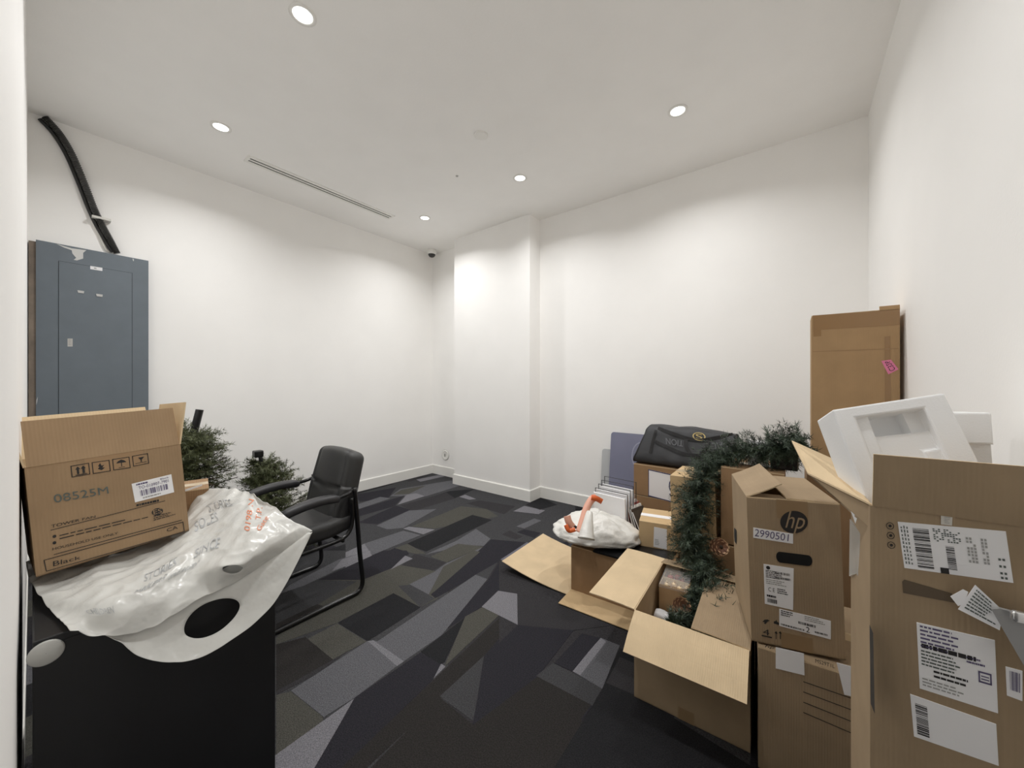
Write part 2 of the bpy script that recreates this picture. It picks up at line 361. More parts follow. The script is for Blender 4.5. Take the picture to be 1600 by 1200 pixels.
# slot diffuser
p0, p1 = onz(394, 250, H), onz(607, 338, H)
sx = (p0.x + p1.x) / 2; y0, y1 = p0.y, p1.y
sd = empty('slot_air_diffuser', (sx, (y0 + y1) / 2, H), label='long white two-slot air diffuser set in the ceiling', cat='air vent')
hl = (y1 - y0) / 2 + .02; fr = MB()
for x0_, x1_ in ((-.062, -.030), (-.010, .010), (.030, .062)): fr.box(x0_, x1_, -hl, hl, -0.006, 0)
fr.box(-0.062, 0.062, -hl - .02, -hl, -0.006, 0); fr.box(-0.062, 0.062, hl, hl + .02, -0.006, 0)
fr.build('frame', TRIM, sd)
for xx in (-0.030, 0.010): MB().box(xx, xx + 0.020, -hl, hl, -0.0015, -0.0002).build('slot', mat('vent_shadow', (58, 58, 56), 0.8), sd)
p = onz(752, 211, H)
tag(MB().lathe([(0.0005, -0.009), (0.045, -0.009), (0.05, -0.006), (0.05, 0)], 36).build('sprinkler_cover', TRIM, None), 'flat round white sprinkler cover plate on the ceiling', 'sprinkler').location = p
p = onz(714, 275, H)
tag(MB().lathe([(0.0005, -0.006), (0.009, -0.006), (0.012, -0.002), (0.012, 0)], 16).build('ceiling_anchor', mat('anchor_grey', (180, 178, 174), .5), None), 'tiny round grey anchor cap on the ceiling', 'anchor').location = p
p = Vector((XA + .14, YB - .13, H))
dc = empty('dome_camera', p, label='small white dome security camera in the far ceiling corner', cat='camera')
MB().lathe([(0.0005, 0), (0.062, 0), (0.066, -.02), (0.062, -.05), (0.05, -.062)], 32).build('housing', TRIM, dc, smooth=True)
MB().lathe([(0.05, -.06), (0.046, -.078), (0.034, -.093), (0.018, -.101), (0.0005, -.103)], 32).build('dome', mat('smoked_dome', (60, 60, 60), 0.12), dc, smooth=True)
p = ony(696, 711, YB)
oc = empty('round_wall_cover', (p.x, YB, p.z), rx=PI / 2, label='round white wall cover plate low in the corner beside the column', cat='wall plate')
MB().lathe([(0.07, 0), (0.07, .006), (0.06, .012), (0.05, .008), (0.0005, .008)], 36).build('plate', TRIM, oc, smooth=True)
MB().lathe([(0.07, .0), (0.075, .003), (0.075, 0.001)], 36).build('edge_ring', mat('edge_grey', (170, 168, 164), .6), oc)
MB().box(-.012, .012, -.02, .02, .008, .012).build('latch', mat('edge_grey', (170, 168, 164), .6), oc)

# ---------------------------------------------------------------- electrical panel and conduits
XP = -4.06
a, b = onx(56, 376, XP), onx(232, 406, XP); zt = (a.z + b.z) / 2; zb = 0.95
ep = empty('electrical_panel', (XA + .001, a.y, zb), label='grey metal electrical panel with hinged door on the left wall', cat='electrical panel')
hgt = zt - zb; wid = b.y - a.y; dp = XP - XA
MB().box(0, dp - .004, 0.006, wid - 0.006, .01, hgt - .01).build('back_box', PANEL, ep)
MB().box(0, dp - .01, -0.03, 0.005, 0.0, hgt - .012).build('side_board', RUST, ep)
MB().box(dp - .004, dp, 0, wid, 0, hgt).build('cover', PANEL, ep, bevel=.001)
fp = Face(ep, (dp, 0, 0), None, None, (1, 0, 0))
tl, tr = fp.loc(92, 408, 0), fp.loc(206, 427, 0); dz = (tl.z + tr.z) / 2
MB().box(dp, dp + .0008, tl.y - .003, tr.y + .003, .03, dz + .003).build('door_gap', PANELD, ep)
dr = MB().box(dp + .0008, dp + .0035, tl.y, tr.y, .033, dz).build('door', PANEL, ep, bevel=.0008)
fd = Face(ep, (dp + .0035, 0, 0), None, None, (1, 0, 0))
o, Q = paper('label', fd, [(141, 415.5), (160, 418.5), (160, 423.5), (141, 420.5)], ep)
put('text', sub(Q, .3, .7, .3, .7), rects(words(1, h=1)), INKL, o)
o, Q = paper('latch_sticker', fd, [(105.5, 529), (113.5, 529), (113.5, 541.5), (105.5, 541.5)], ep, mat('sticker_grey', (190, 188, 184), .6)); put('text', sub(Q, .15, .85, .1, .9), rects(words(4)), INKL, o)
for (u, v) in ((126, 456), (155, 461.5)):
    o, Q = paper('latch', fd, [(u - 5, v - 2.5), (u + 5.5, v - 1), (u + 5, v + 2.5), (u - 4, v + 1.5)], ep, mat('latch_metal', (198, 198, 196), .35, metal=.5), lift=.004)
def blot(px, parent, face, m, name='paint_smear'):
    vs = [face.loc(u, v, .0015) for u, v in px]; MB().add(vs, [tuple(range(len(vs) - 1, -1, -1))]).build(name, m, parent)
blot([(88, 381), (98, 384), (112, 388), (135, 391), (130, 395), (130, 404), (120, 407), (115, 406), (119, 403), (113, 396), (112, 391), (100, 387)], ep, fp, CHIP)
blot([(207, 404), (209, 405), (209, 408), (208, 408)], ep, fp, CHIP)
blot([(47 + 10, 625), (59, 620), (58, 628), (56.5, 633)], ep, fp, CHIP)
def smooth_path(P, n=8):
    P = [Vector(p) for p in P]; out = []
    for i in range(len(P) - 1):
        p0, p1, p2, p3 = P[max(i - 1, 0)], P[i], P[i + 1], P[min(i + 2, len(P) - 1)]
        for k in range(n):
            t = k / n; out.append(0.5 * ((2 * p1) + (p2 - p0) * t + (2 * p0 - 5 * p1 + 4 * p2 - p3) * t * t + (3 * p1 - p0 - 3 * p2 + p3) * t ** 3))
    return out + [P[-1]]
def conduit(px, xx, r, name, label, m, ridged=True):
    P = smooth_path([onx(u, v, xx) for u, v in px], 26); mb = MB()
    mb.tube(P, [r * (1 + (.2 if i % 2 else -.1)) for i in range(len(P))] if ridged else r, 12, cap=True)
    return tag(mb.build(name, m, None, smooth=not ridged), label, 'conduit')
cz = [(70, 183), (92, 207), (112, 240), (131, 284), (147, 325), (160, 352), (174, 378), (183, 396)]
conduit(cz, XA + .034, .017, 'flexible_conduit', 'thick black ribbed flexible conduit from ceiling down to the grey panel', COND)
conduit([(u - 8, v + 3) for u, v in cz[:-2]] + [(165, 377), (176, 394)], XA + .014, .012, 'thin_cable', 'thin smooth black cable running alongside the ribbed conduit', mat('cable_black', (34, 34, 34), .35), False)
conduit([(84, 196), (97, 226), (115, 262), (131, 305), (146, 345), (163, 385), (171, 394)], XA + .008, .008, 'white_cable', 'slim white cable on the wall below the black conduit', WIRE, False)
q = onx(158, 341, XA + .05); tag(MB().box(XA, XA + .058, q.y - .045, q.y + .05, q.z - .008, q.z + .008).build('conduit_strap', WIRE), 'white strap holding the black conduits to the wall', 'strap')

# ---------------------------------------------------------------- cartons
T = 0.004
def flap(parent, A, B, out, ang, L, inset=0.004, bend=0.0, nseg=3, mo=None, mi=None, name='flap', skew=0.0):
    """panel hinged on A-B (local). ang: 0 outward level, 90 upright, 180 closed. material 0 = outer face, 1 = inner face"""
    A = Vector(A); B = Vector(B); out = Vector(out).normalized(); up = Vector((0, 0, 1)); ax = (B - A).normalized()
    P = A + ax * inset; Qp = B - ax * inset; rows = [(P.copy(), Qp.copy())]; a = ang
    for i in range(nseg):
        d = out * math.cos(R(a)) + up * math.sin(R(a)); P = P + d * (L / nseg) + ax * skew / nseg; Qp = Qp + d * (L / nseg) + ax * skew / nseg; rows.append((P.copy(), Qp.copy())); a += bend / nseg
    def nrm(i):
        k = min(i, nseg - 1); a2 = ang + bend / nseg * k; return out * math.sin(R(a2)) - up * math.cos(R(a2))    # towards the outer face
    vs = []; n = nseg + 1
    for i, (p, q) in enumerate(rows): vs += [p + nrm(i) * T / 2, q + nrm(i) * T / 2]
    for i, (p, q) in enumerate(rows): vs += [p - nrm(i) * T / 2, q - nrm(i) * T / 2]
    mb = MB(); o = 2 * n
    for i in range(nseg):
        mb.add([vs[2 * i], vs[2 * i + 1], vs[2 * i + 3], vs[2 * i + 2]], [(0, 1, 2, 3)], 0)
        mb.add([vs[o + 2 * i], vs[o + 2 * i + 1], vs[o + 2 * i + 3], vs[o + 2 * i + 2]], [(3, 2, 1, 0)], 1)
        for s in (0, 1): mb.add([vs[2 * i + s], vs[2 * i + 2 + s], vs[o + 2 * i + 2 + s], vs[o + 2 * i + s]], [(0, 1, 2, 3)], 1)
    for i in (0, nseg): mb.add([vs[2 * i], vs[2 * i + 1], vs[o + 2 * i + 1], vs[o + 2 * i]], [(0, 1, 2, 3)], 1)
    return mb.build(name, [mo or KO, mi or KI], parent)
def carton(name, label, pos, rz, W, D, Hh, rx=0, ry=0, mo=None, mi=None, flaps=None, cat='box', group=None, tape=True):
    """flaps: None = closed; else {'front':(angle,len,bend)...}. local x along the front, y away from the viewer"""
    mo = mo or KO; mi = mi or KI
    t = empty(name, pos, R(rz), R(rx), R(ry), label, cat, group)
    b = MB()
    b.box(0, W, 0, D, 0, T, 0)
    O = [(0, 0), (W, 0), (W, D), (0, D)]; I = [(T, T), (W - T, T), (W - T, D - T), (T, D - T)]
    for i in range(4):
        j = (i + 1) % 4
        b.add([(*O[i], 0), (*O[j], 0), (*O[j], Hh), (*O[i], Hh)], [(0, 1, 2, 3)], 0)
        b.add([(*I[i], T), (*I[j], T), (*I[j], Hh), (*I[i], Hh)], [(3, 2, 1, 0)], 1)
        b.add([(*O[i], Hh), (*O[j], Hh), (*I[j], Hh), (*I[i], Hh)], [(0, 1, 2, 3)], 1)
    b.build('body', [mo, mi], t)
    edges = {'front': ((0, 0, Hh), (W, 0, Hh), (0, -1, 0), D / 2), 'back': ((W, D, Hh), (0, D, Hh), (0, 1, 0), D / 2),
             'left': ((0, D, Hh), (0, 0, Hh), (-1, 0, 0), D / 2), 'right': ((W, 0, Hh), (W, D, Hh), (1, 0, 0), D / 2)}
    if flaps is None:
        flap(t, (0, 0, Hh + .001), (W, 0, Hh + .001), (0, -1, 0), 180, D / 2 - .001, 0, mo=mo, mi=mi)
        flap(t, (W, D, Hh + .001), (0, D, Hh + .001), (0, 1, 0), 180, D / 2 - .001, 0, mo=mo, mi=mi)
        if tape: MB().box(0, W, D / 2 - .025, D / 2 + .025, Hh + T / 2 + .0012, Hh + T / 2 + .0018).build('tape', CLEAR_TAPE, t)
    else:
        for k, v in flaps.items():
            A, B, out, L = edges[k]; ang = v[0]; L = v[1] if len(v) > 1 and v[1] else L; bend = v[2] if len(v) > 2 else 0
            flap(t, A, B, out, ang, L, .003, bend, mo=mo, mi=mi, skew=v[3] if len(v) > 3 else 0)
    return t
def front(t): return Face(t, (0, 0, 0), None, None, (0, -1, 0))
def left(t): return Face(t, (0, 0, 0), None, None, (-1, 0, 0))

# --- left: black file cabinet, fan carton, white bag
CX0, CX1, CW, CH = -1.30, -2.05, 0.468, 0.74
fc = empty('file_cabinet', (CX0, 0, 0), rz=PI / 2, label='black metal file cabinet with a pale round cap, against the near left wall', cat='cabinet')
Dp = CX0 - CX1
MB().box(0, CW, 0.001, Dp, 0.02, CH - .018).build('body', CABM, fc, bevel=.003)
MB().box(0, CW, -.002, Dp, CH - .018, CH).build('top', CABM, fc, bevel=.003)
MB().box(.015, CW - .015, .02, Dp - .02, 0, .02).build('plinth', BLACKM, fc)
ff = Face(fc, (0, -.002, 0), None, None, (0, -1, 0)); c = ff.loc(72, 1020, 0)
cap = MB(); cap.lathe([(0.0005, .004), (.024, .004), (.0265, .001), (.0265, 0)], 36); o = cap.build('round_cap', DISC, fc, smooth=True); o.location = c; o.rotation_euler = (PI / 2, 0, 0)

fan = carton('fan_carton', 'open brown carton printed TOWER FAN lying tilted on the white bag', (-1.535, 0.006, .802), 92.9, .3035, .30, .2815, rx=-3.3, ry=-3.6,
             flaps={'front': (106, .122, -3), 'left': (81, .135), 'right': (80, .135, 0), 'back': (58, .15)}, mo=KF)
F = front(fan)
o, Q = paper('label', F, [(205.5, 756), (267.5, 741), (272, 769), (211, 785)], fan)
put('barcode', sub(Q, .16, .86, .25, .55), rects(bars(22)), INKP, o); put('text', sub(Q, .14, .9, .62, .78), text_geo('TO-010907-7901'), INKP, o); put('text', sub(Q, .1, .6, .84, .93), rects(words(1, h=.9)), INKP, o); put('text', sub(Q, .7, .92, .84, .93), text_geo('Black'), INKP, o); put('text', sub(Q, .2, .8, .08, .16), rects(words(1, h=.8)), INKL, o)
put('stamp_text', F.quad4([(83, 773), (168, 760), (170, 771), (85, 786)], .0012), text_geo('08525M'), INKG, fan)
put('print_text', F.quad4([(80, 820), (149, 805), (149, 808.5), (80, 825)], .0012), text_geo('TOWER FAN'), INK, fan)
put('print_text', F.quad4([(82, 856), (184, 831), (184, 834.5), (82, 860)], .0012), text_geo('HOUSEHOLD USE ONLY'), INK, fan)
put('print_text', F.quad4([(83, 877), (126, 868), (126, 873), (83, 885)], .0012), text_geo('Black'), INK, fan)
put('print_text', F.quad4([(260, 826), (277, 821), (278, 826), (261, 831)], .0012), text_geo('CA'), INK, fan)
put('fine_print', F.quad4([(93, 836), (232, 803), (232, 811), (93, 846)], .0012), rects(words(2, h=.3, fill=1.0)), INK, fan)
for (u, v) in ((85, 838), (85, 848)): put('bullet', F.quad4([(u - 3, v - 2), (u + 3, v - 3), (u + 3, v + 2), (u - 3, v + 3)], .0012), disc(14), INK, fan)
for p4 in ([(79, 828), (258, 782), (258, 782.8), (79, 829)], [(84, 866), (284, 812), (284, 813), (84, 867)], [(68, 875), (286, 815), (286, 816), (68, 876)], [(72, 892), (288, 830), (288, 831), (72, 893)], [(68, 875), (69.5, 875), (73, 892), (71.5, 892)], [(285, 815), (286.2, 815), (288.5, 830), (287.3, 830)]):
    put('print_line', F.quad4(p4, .0012), rects([(0, 1, 0, 1)]), INK, fan)
put('mark', F.quad4([(236, 796), (254, 792), (255, 803), (238, 807)], .0012), disc(24), INK, fan); put('mark', F.quad4([(239, 797), (252, 794), (253, 801), (240, 804)], .0018), text_geo('ES'), KF, fan); put('fine_print', F.quad4([(240, 806), (281, 797), (281, 803), (240, 815)], .0012), rects(words(3, fill=.9)), INK, fan)
put('fine_print', F.quad4([(213, 788), (258, 778), (258, 782), (213, 792)], .0012), rects(words(1, h=.8, fill=1)), INK, fan)
def icon(px, kind):
    Q = F.quad4(px, .0012); put('icon_frame', Q, rects([(0, 1, 0, .06), (0, 1, .94, 1), (0, .05, 0, 1), (.95, 1, 0, 1)]), INK, fan)
    if kind == 0: put('icon', Q, ([(.3, .2), (.42, .2), (.42, .6), (.5, .6), (.36, .85), (.22, .6), (.3, .6), (.6, .2), (.72, .2), (.72, .6), (.8, .6), (.66, .85), (.52, .6), (.6, .6), (.2, .1), (.85, .1), (.85, .16), (.2, .16)], [(0, 1, 2, 3, 4, 5, 6), (7, 8, 9, 10, 11, 12, 13), (14, 15, 16, 17)]), INK, fan)
    if kind == 1: put('icon', sub(Q, .25, .75, .2, .85), ([(.5, 0), (.9, .3), (.6, .35), (.85, .7), (.55, .6), (.4, 1), (.15, .6), (.3, .5), (.1, .25)], [tuple(range(9))]), INK, fan)
    if kind == 2: put('icon', sub(Q, .2, .8, .15, .85), ([(0, .6), (.2, .85), (.5, 1), (.8, .85), (1, .6), (.54, .6), (.54, .15), (.46, .15), (.46, .6)] + [(.2, 0), (.8, 0), (.8, .06), (.2, .06)], [tuple(range(9)), (9, 10, 11, 12)]), INK, fan)
    if kind == 3: put('icon', sub(Q, .25, .8, .3, .85), ([(.4, 0), (.6, 0), (.55, .3), (.9, .8), (.2, .8), (.45, .3)], [tuple(range(6))]), INK, fan); put('icon', Q, rects([(.15, .85, .2, .25)]), INK, fan)
for kx, px in enumerate(([(110, 728), (139, 723), (141, 741), (112, 746)], [(143, 722.5), (171, 718.5), (173, 736), (145, 740.5)], [(175, 717.5), (202, 713.5), (204, 731), (177, 735)], [(206, 712.5), (231, 708), (233, 724), (208, 729)])): icon(px, kx)
MB().box(.10, .215, -.0007, -.0001, .235, .2815).build('tape', mat('fan_tape', (158, 128, 94), 0.3), fan)

bc = carton('brown_carton', 'small brown carton behind the tower fan carton, white strip on its side', (-1.86, .225, .742), 78, .20, .19, .142, mo=KD, mi=KI)
F = front(bc); paper('white_strip', F, [(289, 765), (316, 756), (316, 759), (289, 768)], bc)

# white shopping bag lying over the cabinet
def grid_surface(rows, nu, nv):
    G = [[(onz(u, v, z) if z > 0 else onx(u, v, z)) for u, v, z in r] for r in rows]; nr = len(G); nc = len(G[0])
    def cr(a, b, c, d, t): return 0.5 * ((2 * b) + (c - a) * t + (2 * a - 5 * b + 4 * c - d) * t * t + (3 * b - a - 3 * c + d) * t ** 3)
    def ev(a, b):      # a,b in 0..1 : a along columns, b along rows
        x = a * (nc - 1); i = min(int(x), nc - 2); s = x - i; y = b * (nr - 1); j = min(int(y), nr - 2); t = y - j
        rr = []
        for k in (j - 1, j, j + 1, j + 2):
            k = max(0, min(nr - 1, k)); g = G[k]; rr.append(cr(g[max(i - 1, 0)], g[i], g[i + 1], g[min(i + 2, nc - 1)], s))
        return cr(*rr, t)
    return ev
def sheet(ev, nu, nv, name, m, parent, wr=0.0, hole=None, thick=.0012, fq=9.0):
    vs = []; fs = []; gone = set(); edge = set()
    def inside(a, b): return hole and ((a - hole[0]) / hole[2]) ** 2 + ((b - hole[1]) / hole[3]) ** 2 < 1
    for j in range(nv):
        for i in range(nu):
            if inside((i + .5) / nu, (j + .5) / nv): gone.add((i, j))
    for (i, j) in gone: edge |= {(i, j), (i + 1, j), (i, j + 1), (i + 1, j + 1)}
    for j in range(nv + 1):
        for i in range(nu + 1):
            a, b = i / nu, j / nv
            if (i, j) in edge and not all((i + di, j + dj) in gone for di in (-1, 0) for dj in (-1, 0)):
                dx, dy = (a - hole[0]) / hole[2], (b - hole[1]) / hole[3]; k = max(.01, math.hypot(dx, dy)); a, b = hole[0] + dx / k * hole[2], hole[1] + dy / k * hole[3]
            p = ev(a, b)
            if wr: p = p + wrinkle(p, wr, fq)
            vs.append(p)
    for j in range(nv):
        for i in range(nu):
            if (i, j) in gone: continue
            k = j * (nu + 1) + i; fs.append((k, k + nu + 1, k + nu + 2, k + 1))
    o = MB().add(vs, fs).build(name, m, parent, smooth=True)
    s = o.modifiers.new('s', 'SOLIDIFY'); s.thickness = thick; return vs, fs
def wrinkle(p, wr, fq=9.0):
    r = 1 - abs(noise.noise(p * fq)) * 2; r2 = 1 - abs(noise.noise(p * fq * 2.3 + Vector((5, 1, 2)))) * 2
    return Vector((0.35, 0, 1)) * wr * (.8 * r + .5 * r2 - .5)
bag = empty('shopping_bag', (0, 0, 0), label='large white plastic shopping bag draped over the black cabinet edge', cat='bag')
top = grid_surface([
 [(40, 880, .768), (150, 850, .77), (290, 800, .785), (302, 770, .86), (370, 766, .89), (405, 780, .90)],
 [(45, 905, .765), (150, 890, .775), (250, 860, .782), (320, 805, .84), (385, 795, .875), (435, 800, .875)],
 [(60, 930, .765), (150, 930, .775), (240, 905, .78), (325, 855, .81), (390, 840, .84), (455, 815, .85)],
 [(85, 962, .748), (160, 962, .752), (225, 940, .755), (300, 898, .77), (375, 880, .80), (470, 823, .83)],
 [(110, 985, -1.272), (185, 994, -1.265), (238, 982, -1.262), (322, 930, -1.262), (398, 894, -1.26), (488, 831, .81)]], 0, 0)
low = grid_surface([
 [(150, 962, .743), (215, 942, .744), (270, 920, .744), (330, 897, .745), (400, 865, .76), (470, 835, .80)],
 [(150, 985, -1.288), (215, 975, -1.286), (270, 950, -1.284), (330, 922, -1.282), (405, 885, -1.26), (480, 833, .81)],
 [(175, 997, -1.275), (220, 1003, -1.268), (275, 1000, -1.262), (345, 972, -1.255), (420, 915, -1.235), (486, 833, .81)],
 [(190, 1003, -1.262), (222, 1028, -1.245), (288, 1034, -1.225), (355, 1005, -1.215), (430, 940, -1.21), (488, 832, .81)]], 0, 0)
tvs, tfs = sheet(top, 110, 80, 'top_layer', BAGT, bag, wr=.012, hole=(.765, .80, .035, .07))
sheet(low, 90, 60, 'lower_layer', BAGT, bag, wr=.003, hole=(.565, .60, .12, .16))
def print_on(ev, a0, a1, b0, b1, geo, m, name, lift=.006, rot=0.0):
    vs, fs = geo; out = []
    for x, y in vs:
        x2, y2 = x - .5, y - .5; x3 = x2 * math.cos(rot) - y2 * math.sin(rot) + .5; y3 = x2 * math.sin(rot) + y2 * math.cos(rot) + .5
        a = a0 + (a1 - a0) * x3; b = b1 + (b0 - b1) * y3
        p = ev(a, b); p = p + wrinkle(p, .012); d = (CP - p).normalized(); out.append(p + d * lift)
    MB().add(out, fs).build(name, m, bag)
from mathutils.bvhtree import BVHTree
TBV = BVHTree.FromPolygons(tvs, tfs)
def on_bag(px, body, m, name):
    gv, gf = text_geo(body); Q = [Vector((u, v, 0)) for u, v in px]; out = []
    for a, b in gv:
        q = bil(Q, a, b); d = ray(q.x, q.y).normalized(); h = TBV.ray_cast(CP, d)[0] or TBV.find_nearest(CP + d * 1.3)[0]; out.append(h - d * .004)
    MB().add(out, gf).build(name, m, bag)
on_bag([(381, 828), (389, 779), (397, 781), (390, 830)], '0198 N', INKO, 'marker_text'); on_bag([(399, 811), (402, 791), (410, 793), (407, 813)], 'T.P.', INKO, 'marker_text'); on_bag([(400, 826), (414, 805), (420, 809), (406, 830)], 'Gate', INKO, 'marker_text')
for a, b, s in ((.42, .46, 'STORIES'), (.40, .58, 'MAKERS'), (.60, .30, 'SOLES'), (.60, .50, 'SINCE'), (.20, .72, 'CHILDREN'), (.54, .64, 'SNEAKERS'), (.68, .20, 'STORIES')):
    print_on(top, a - .055, a + .055, b - .035, b + .035, text_geo(s), mat('faint_bag_print', (170, 172, 174), .6), 'bag_print', lift=.004)

# --- guest chair
ch = empty('guest_chair', (-2.384, 1.0, 0), label='black leather guest chair with padded arms on a black tubular sled base', cat='chair')
hw = .267
def seatfn(q): 
    q.z += .012 * math.cos(q.x / .25 * PI / 2) - (.03 * max(0, (-q.y - .12) / .13) ** 2 if q.y < -.12 else 0) + .02 * max(0, (q.y - .1) / .13); return q
o = MB().rbox(.235, .245, .052, .038, 20, seatfn).build('seat', LEATH, ch, smooth=True); o.location = (0, -.03, .425)
def backfn(q):
    z = q.z / .245; x = q.x / .235
    w = 1 - .09 * max(0, -z) ** 2 - .06 * max(0, z); q.x *= w
    q.z += -.018 * x * x * (1 if z > 0 else -1.2)
    q.y += .02 * x * x - .005
    if q.y < 0:
        sd = abs(z - (.06 - .12 * (1 - abs(x)) * (1 if abs(x) < .75 else 0) )); q.y += .012 * math.exp(-(sd / .05) ** 2) * (1 if abs(x) < .78 else .3)
        q.y += .008 * math.exp(-((abs(x) - .72) / .05) ** 2)
    return q
bo = MB().rbox(.235, .052, .245, .042, 34, backfn).build('backrest', LEATH, ch, smooth=True); bo.location = (0, .185, .635); bo.rotation_euler = (R(-15), 0, 0)
for s in (-1, 1):
    X = s * hw
    base = smooth_path([(X, .19, .66), (X, .205, .5), (X, .225, .25), (X, .243, .09), (X, .235, .035), (X, .2, .014), (X, .1, .0135), (X, -.15, .0135), (X, -.27, .0135), (X, -.315, .03), (X, -.33, .08), (X, -.325, .3), (X, -.315, .52), (X, -.30, .585), (X, -.25, .61)], 5)
    MB().tube(base, .0135, 12).build('sled_tube', TUBE, ch, smooth=True)
    rail = smooth_path([(X * .985, .175, .60), (X * .985, .18, .48), (X * .985, .165, .41), (X * .985, .12, .375), (X * .985, .02, .366), (X * .985, -.25, .366), (X * .985, -.315, .366)], 6)
    MB().tube(rail, .012, 12).build('seat_rail', TUBE, ch, smooth=True)
    def armfn(q):
        q.x *= 1 - .25 * (q.y / .15) ** 2; q.z += -.02 * ((q.y) / .15) ** 2 + .01 * q.y / .15; return q
    a = MB().rbox(.036, .155, .023, .021, 14, armfn).build('armrest', ARMP, ch, smooth=True); a.location = (X, -.06, .628)
    MB().tube(smooth_path([(X, .09, .622), (X * .99, .15, .63), (X * .93, .2, .65)], 5), .011, 10).build('arm_bracket', TUBE, ch, smooth=True)
MB().tube([(-hw, -.19, .355), (hw, -.19, .355)], .011, 10).build('cross_bar', TUBE, ch, smooth=True); MB().tube([(-hw, .12, .36), (hw, .12, .36)], .011, 10).build('cross_bar', TUBE, ch, smooth=True)
MB().tube([(-hw * .98, .2, .5), (hw * .98, .2, .5)], .011, 10).build('back_bar', TUBE, ch, smooth=True)

# ---------------------------------------------------------------- foliage
def needles(mb, p, d, L, nl, n, spread=1.0, wd=.0018):
    d = d.normalized(); a = d.orthogonal().normalized(); b = d.cross(a)
    for i in range(n):
        t = random.random(); q = p + d * (L * t); an = random.uniform(0, 2 * PI); o = (a * math.cos(an) + b * math.sin(an)) * spread + d * random.uniform(.3, .9); o.normalize()
        e = q + o * nl * random.uniform(.7, 1.15); s = o.cross(d)
        if s.length < 1e-4: continue
        s = s.normalized() * wd; mb.add([q - s, q + s, e], [(0, 1, 2)])
def garland_mesh(path, rad, ntw, nl=.03, nper=34):
    P = smooth_path(path, 10); mb = MB(); st = MB().tube(P, .004, 6)
    for i in range(ntw):
        k = random.uniform(0, len(P) - 1.001); j = int(k); p = P[j].lerp(P[j + 1], k - j); t = (P[min(j + 2, len(P) - 1)] - P[max(j - 1, 0)]).normalized()
        a = t.orthogonal().normalized(); b = t.cross(a); an = random.uniform(0, 2 * PI); d = a * math.cos(an) + b * math.sin(an) + t * random.uniform(-.5, .9)
        L = rad * random.uniform(.5, 1.05); needles(mb, p, d, L, nl, nper)
    return mb, st
def tree(name, label, base, top, pts, nb, pole_r, pole0, m, len_fn):
    t = empty(name, (0, 0, 0), label=label, cat='christmas tree', group='artificial christmas tree sections')
    base = Vector(base); top = Vector(top); ax = (top - base).normalized()
    MB().tube([base, top], pole_r, 16).build('pole', BLACKM, t, smooth=False)
    mb = MB(); br = MB()
    for i in range(nb):
        k = random.random() ** .8; p = base.lerp(top, k * pole0); a = ax.orthogonal().normalized(); b = ax.cross(a); an = random.uniform(0, 2 * PI)
        d = (a * math.cos(an) + b * math.sin(an) + ax * random.uniform(-.5, .8)).normalized(); L = len_fn(k) * random.uniform(.6, 1.1)
        br.tube([p, p + d * L], .0025, 5)
        for s in range(5):
            f = random.uniform(.15, .95); q = p + d * L * f; d2 = (d + Vector((random.uniform(-1, 1), random.uniform(-1, 1), random.uniform(-1, 1))) * .8).normalized()
            needles(mb, q, d2, .09, .028, 26, wd=.0022)
        needles(mb, p + d * L * .2, d, L * .85, .03, 34, wd=.0022)
    tag(br.build('branches', TWIG, t), kind='stuff'); tag(mb.build('needles', m, t), kind='stuff')
    return t
random.seed(11)
tp = atd(312, 640, 2.35); bs = Vector((-3.08, .44, 0.004))
tree('tree_section', 'bundled artificial christmas tree section with a thick black pole end', bs, tp, None, 300, .021, .86, NEED2, lambda k: min(.32, .10 + .40 * (1 - k) ** .8))
tp = atd(405, 706, 2.75); bs = Vector((-3.05, 1.16, 0.004))
t2 = tree('tree_section', 'shorter artificial christmas tree section beside the chair arm', bs, tp, None, 230, .014, .87, NEED2, lambda k: min(.27, .07 + .36 * (1 - k) ** .9))
q = atd(403, 708, 2.75); MB().box(q.x - .03, q.x + .03, q.y - .03, q.y + .03, q.z - .03, q.z + .02).build('pole_socket', BLACKM, t2, bevel=.008)

# ---------------------------------------------------------------- right: front carton stack
ocn = carton('open_carton', 'large open brown carton on the floor holding ornaments and garland', (-.521, 1.514, 0), 2.1, .404, .54, .358,
             flaps={'front': (-24, .17, -16), 'left': (3, .20, -6), 'right': (176, .19, 6), 'back': (168, .10)}, mo=KHP, mi=KI)
F = front(ocn); MB().box(.17, .225, -.0014, -.0004, .0, .045).build('tape', mat('dull_tape', (146, 122, 92), .35), ocn)

up = carton('upturned_carton', 'brown carton standing upside down with its flaps splayed on the carpet', (-1.097, 2.043, 0), 2.3, .575, .70, .28, mo=KD, mi=KI)
flap(up, (0, .5, .006), (0, -.06, .006), (-1, 0, 0), 1.5, .50, 0, 14, 6, mo=KO, mi=KI)
flap(up, (0.0, 0, .009), (.5, 0, .009), (0, -1, 0), -1, .17, 0, 0, 2, mo=KO, mi=KL)

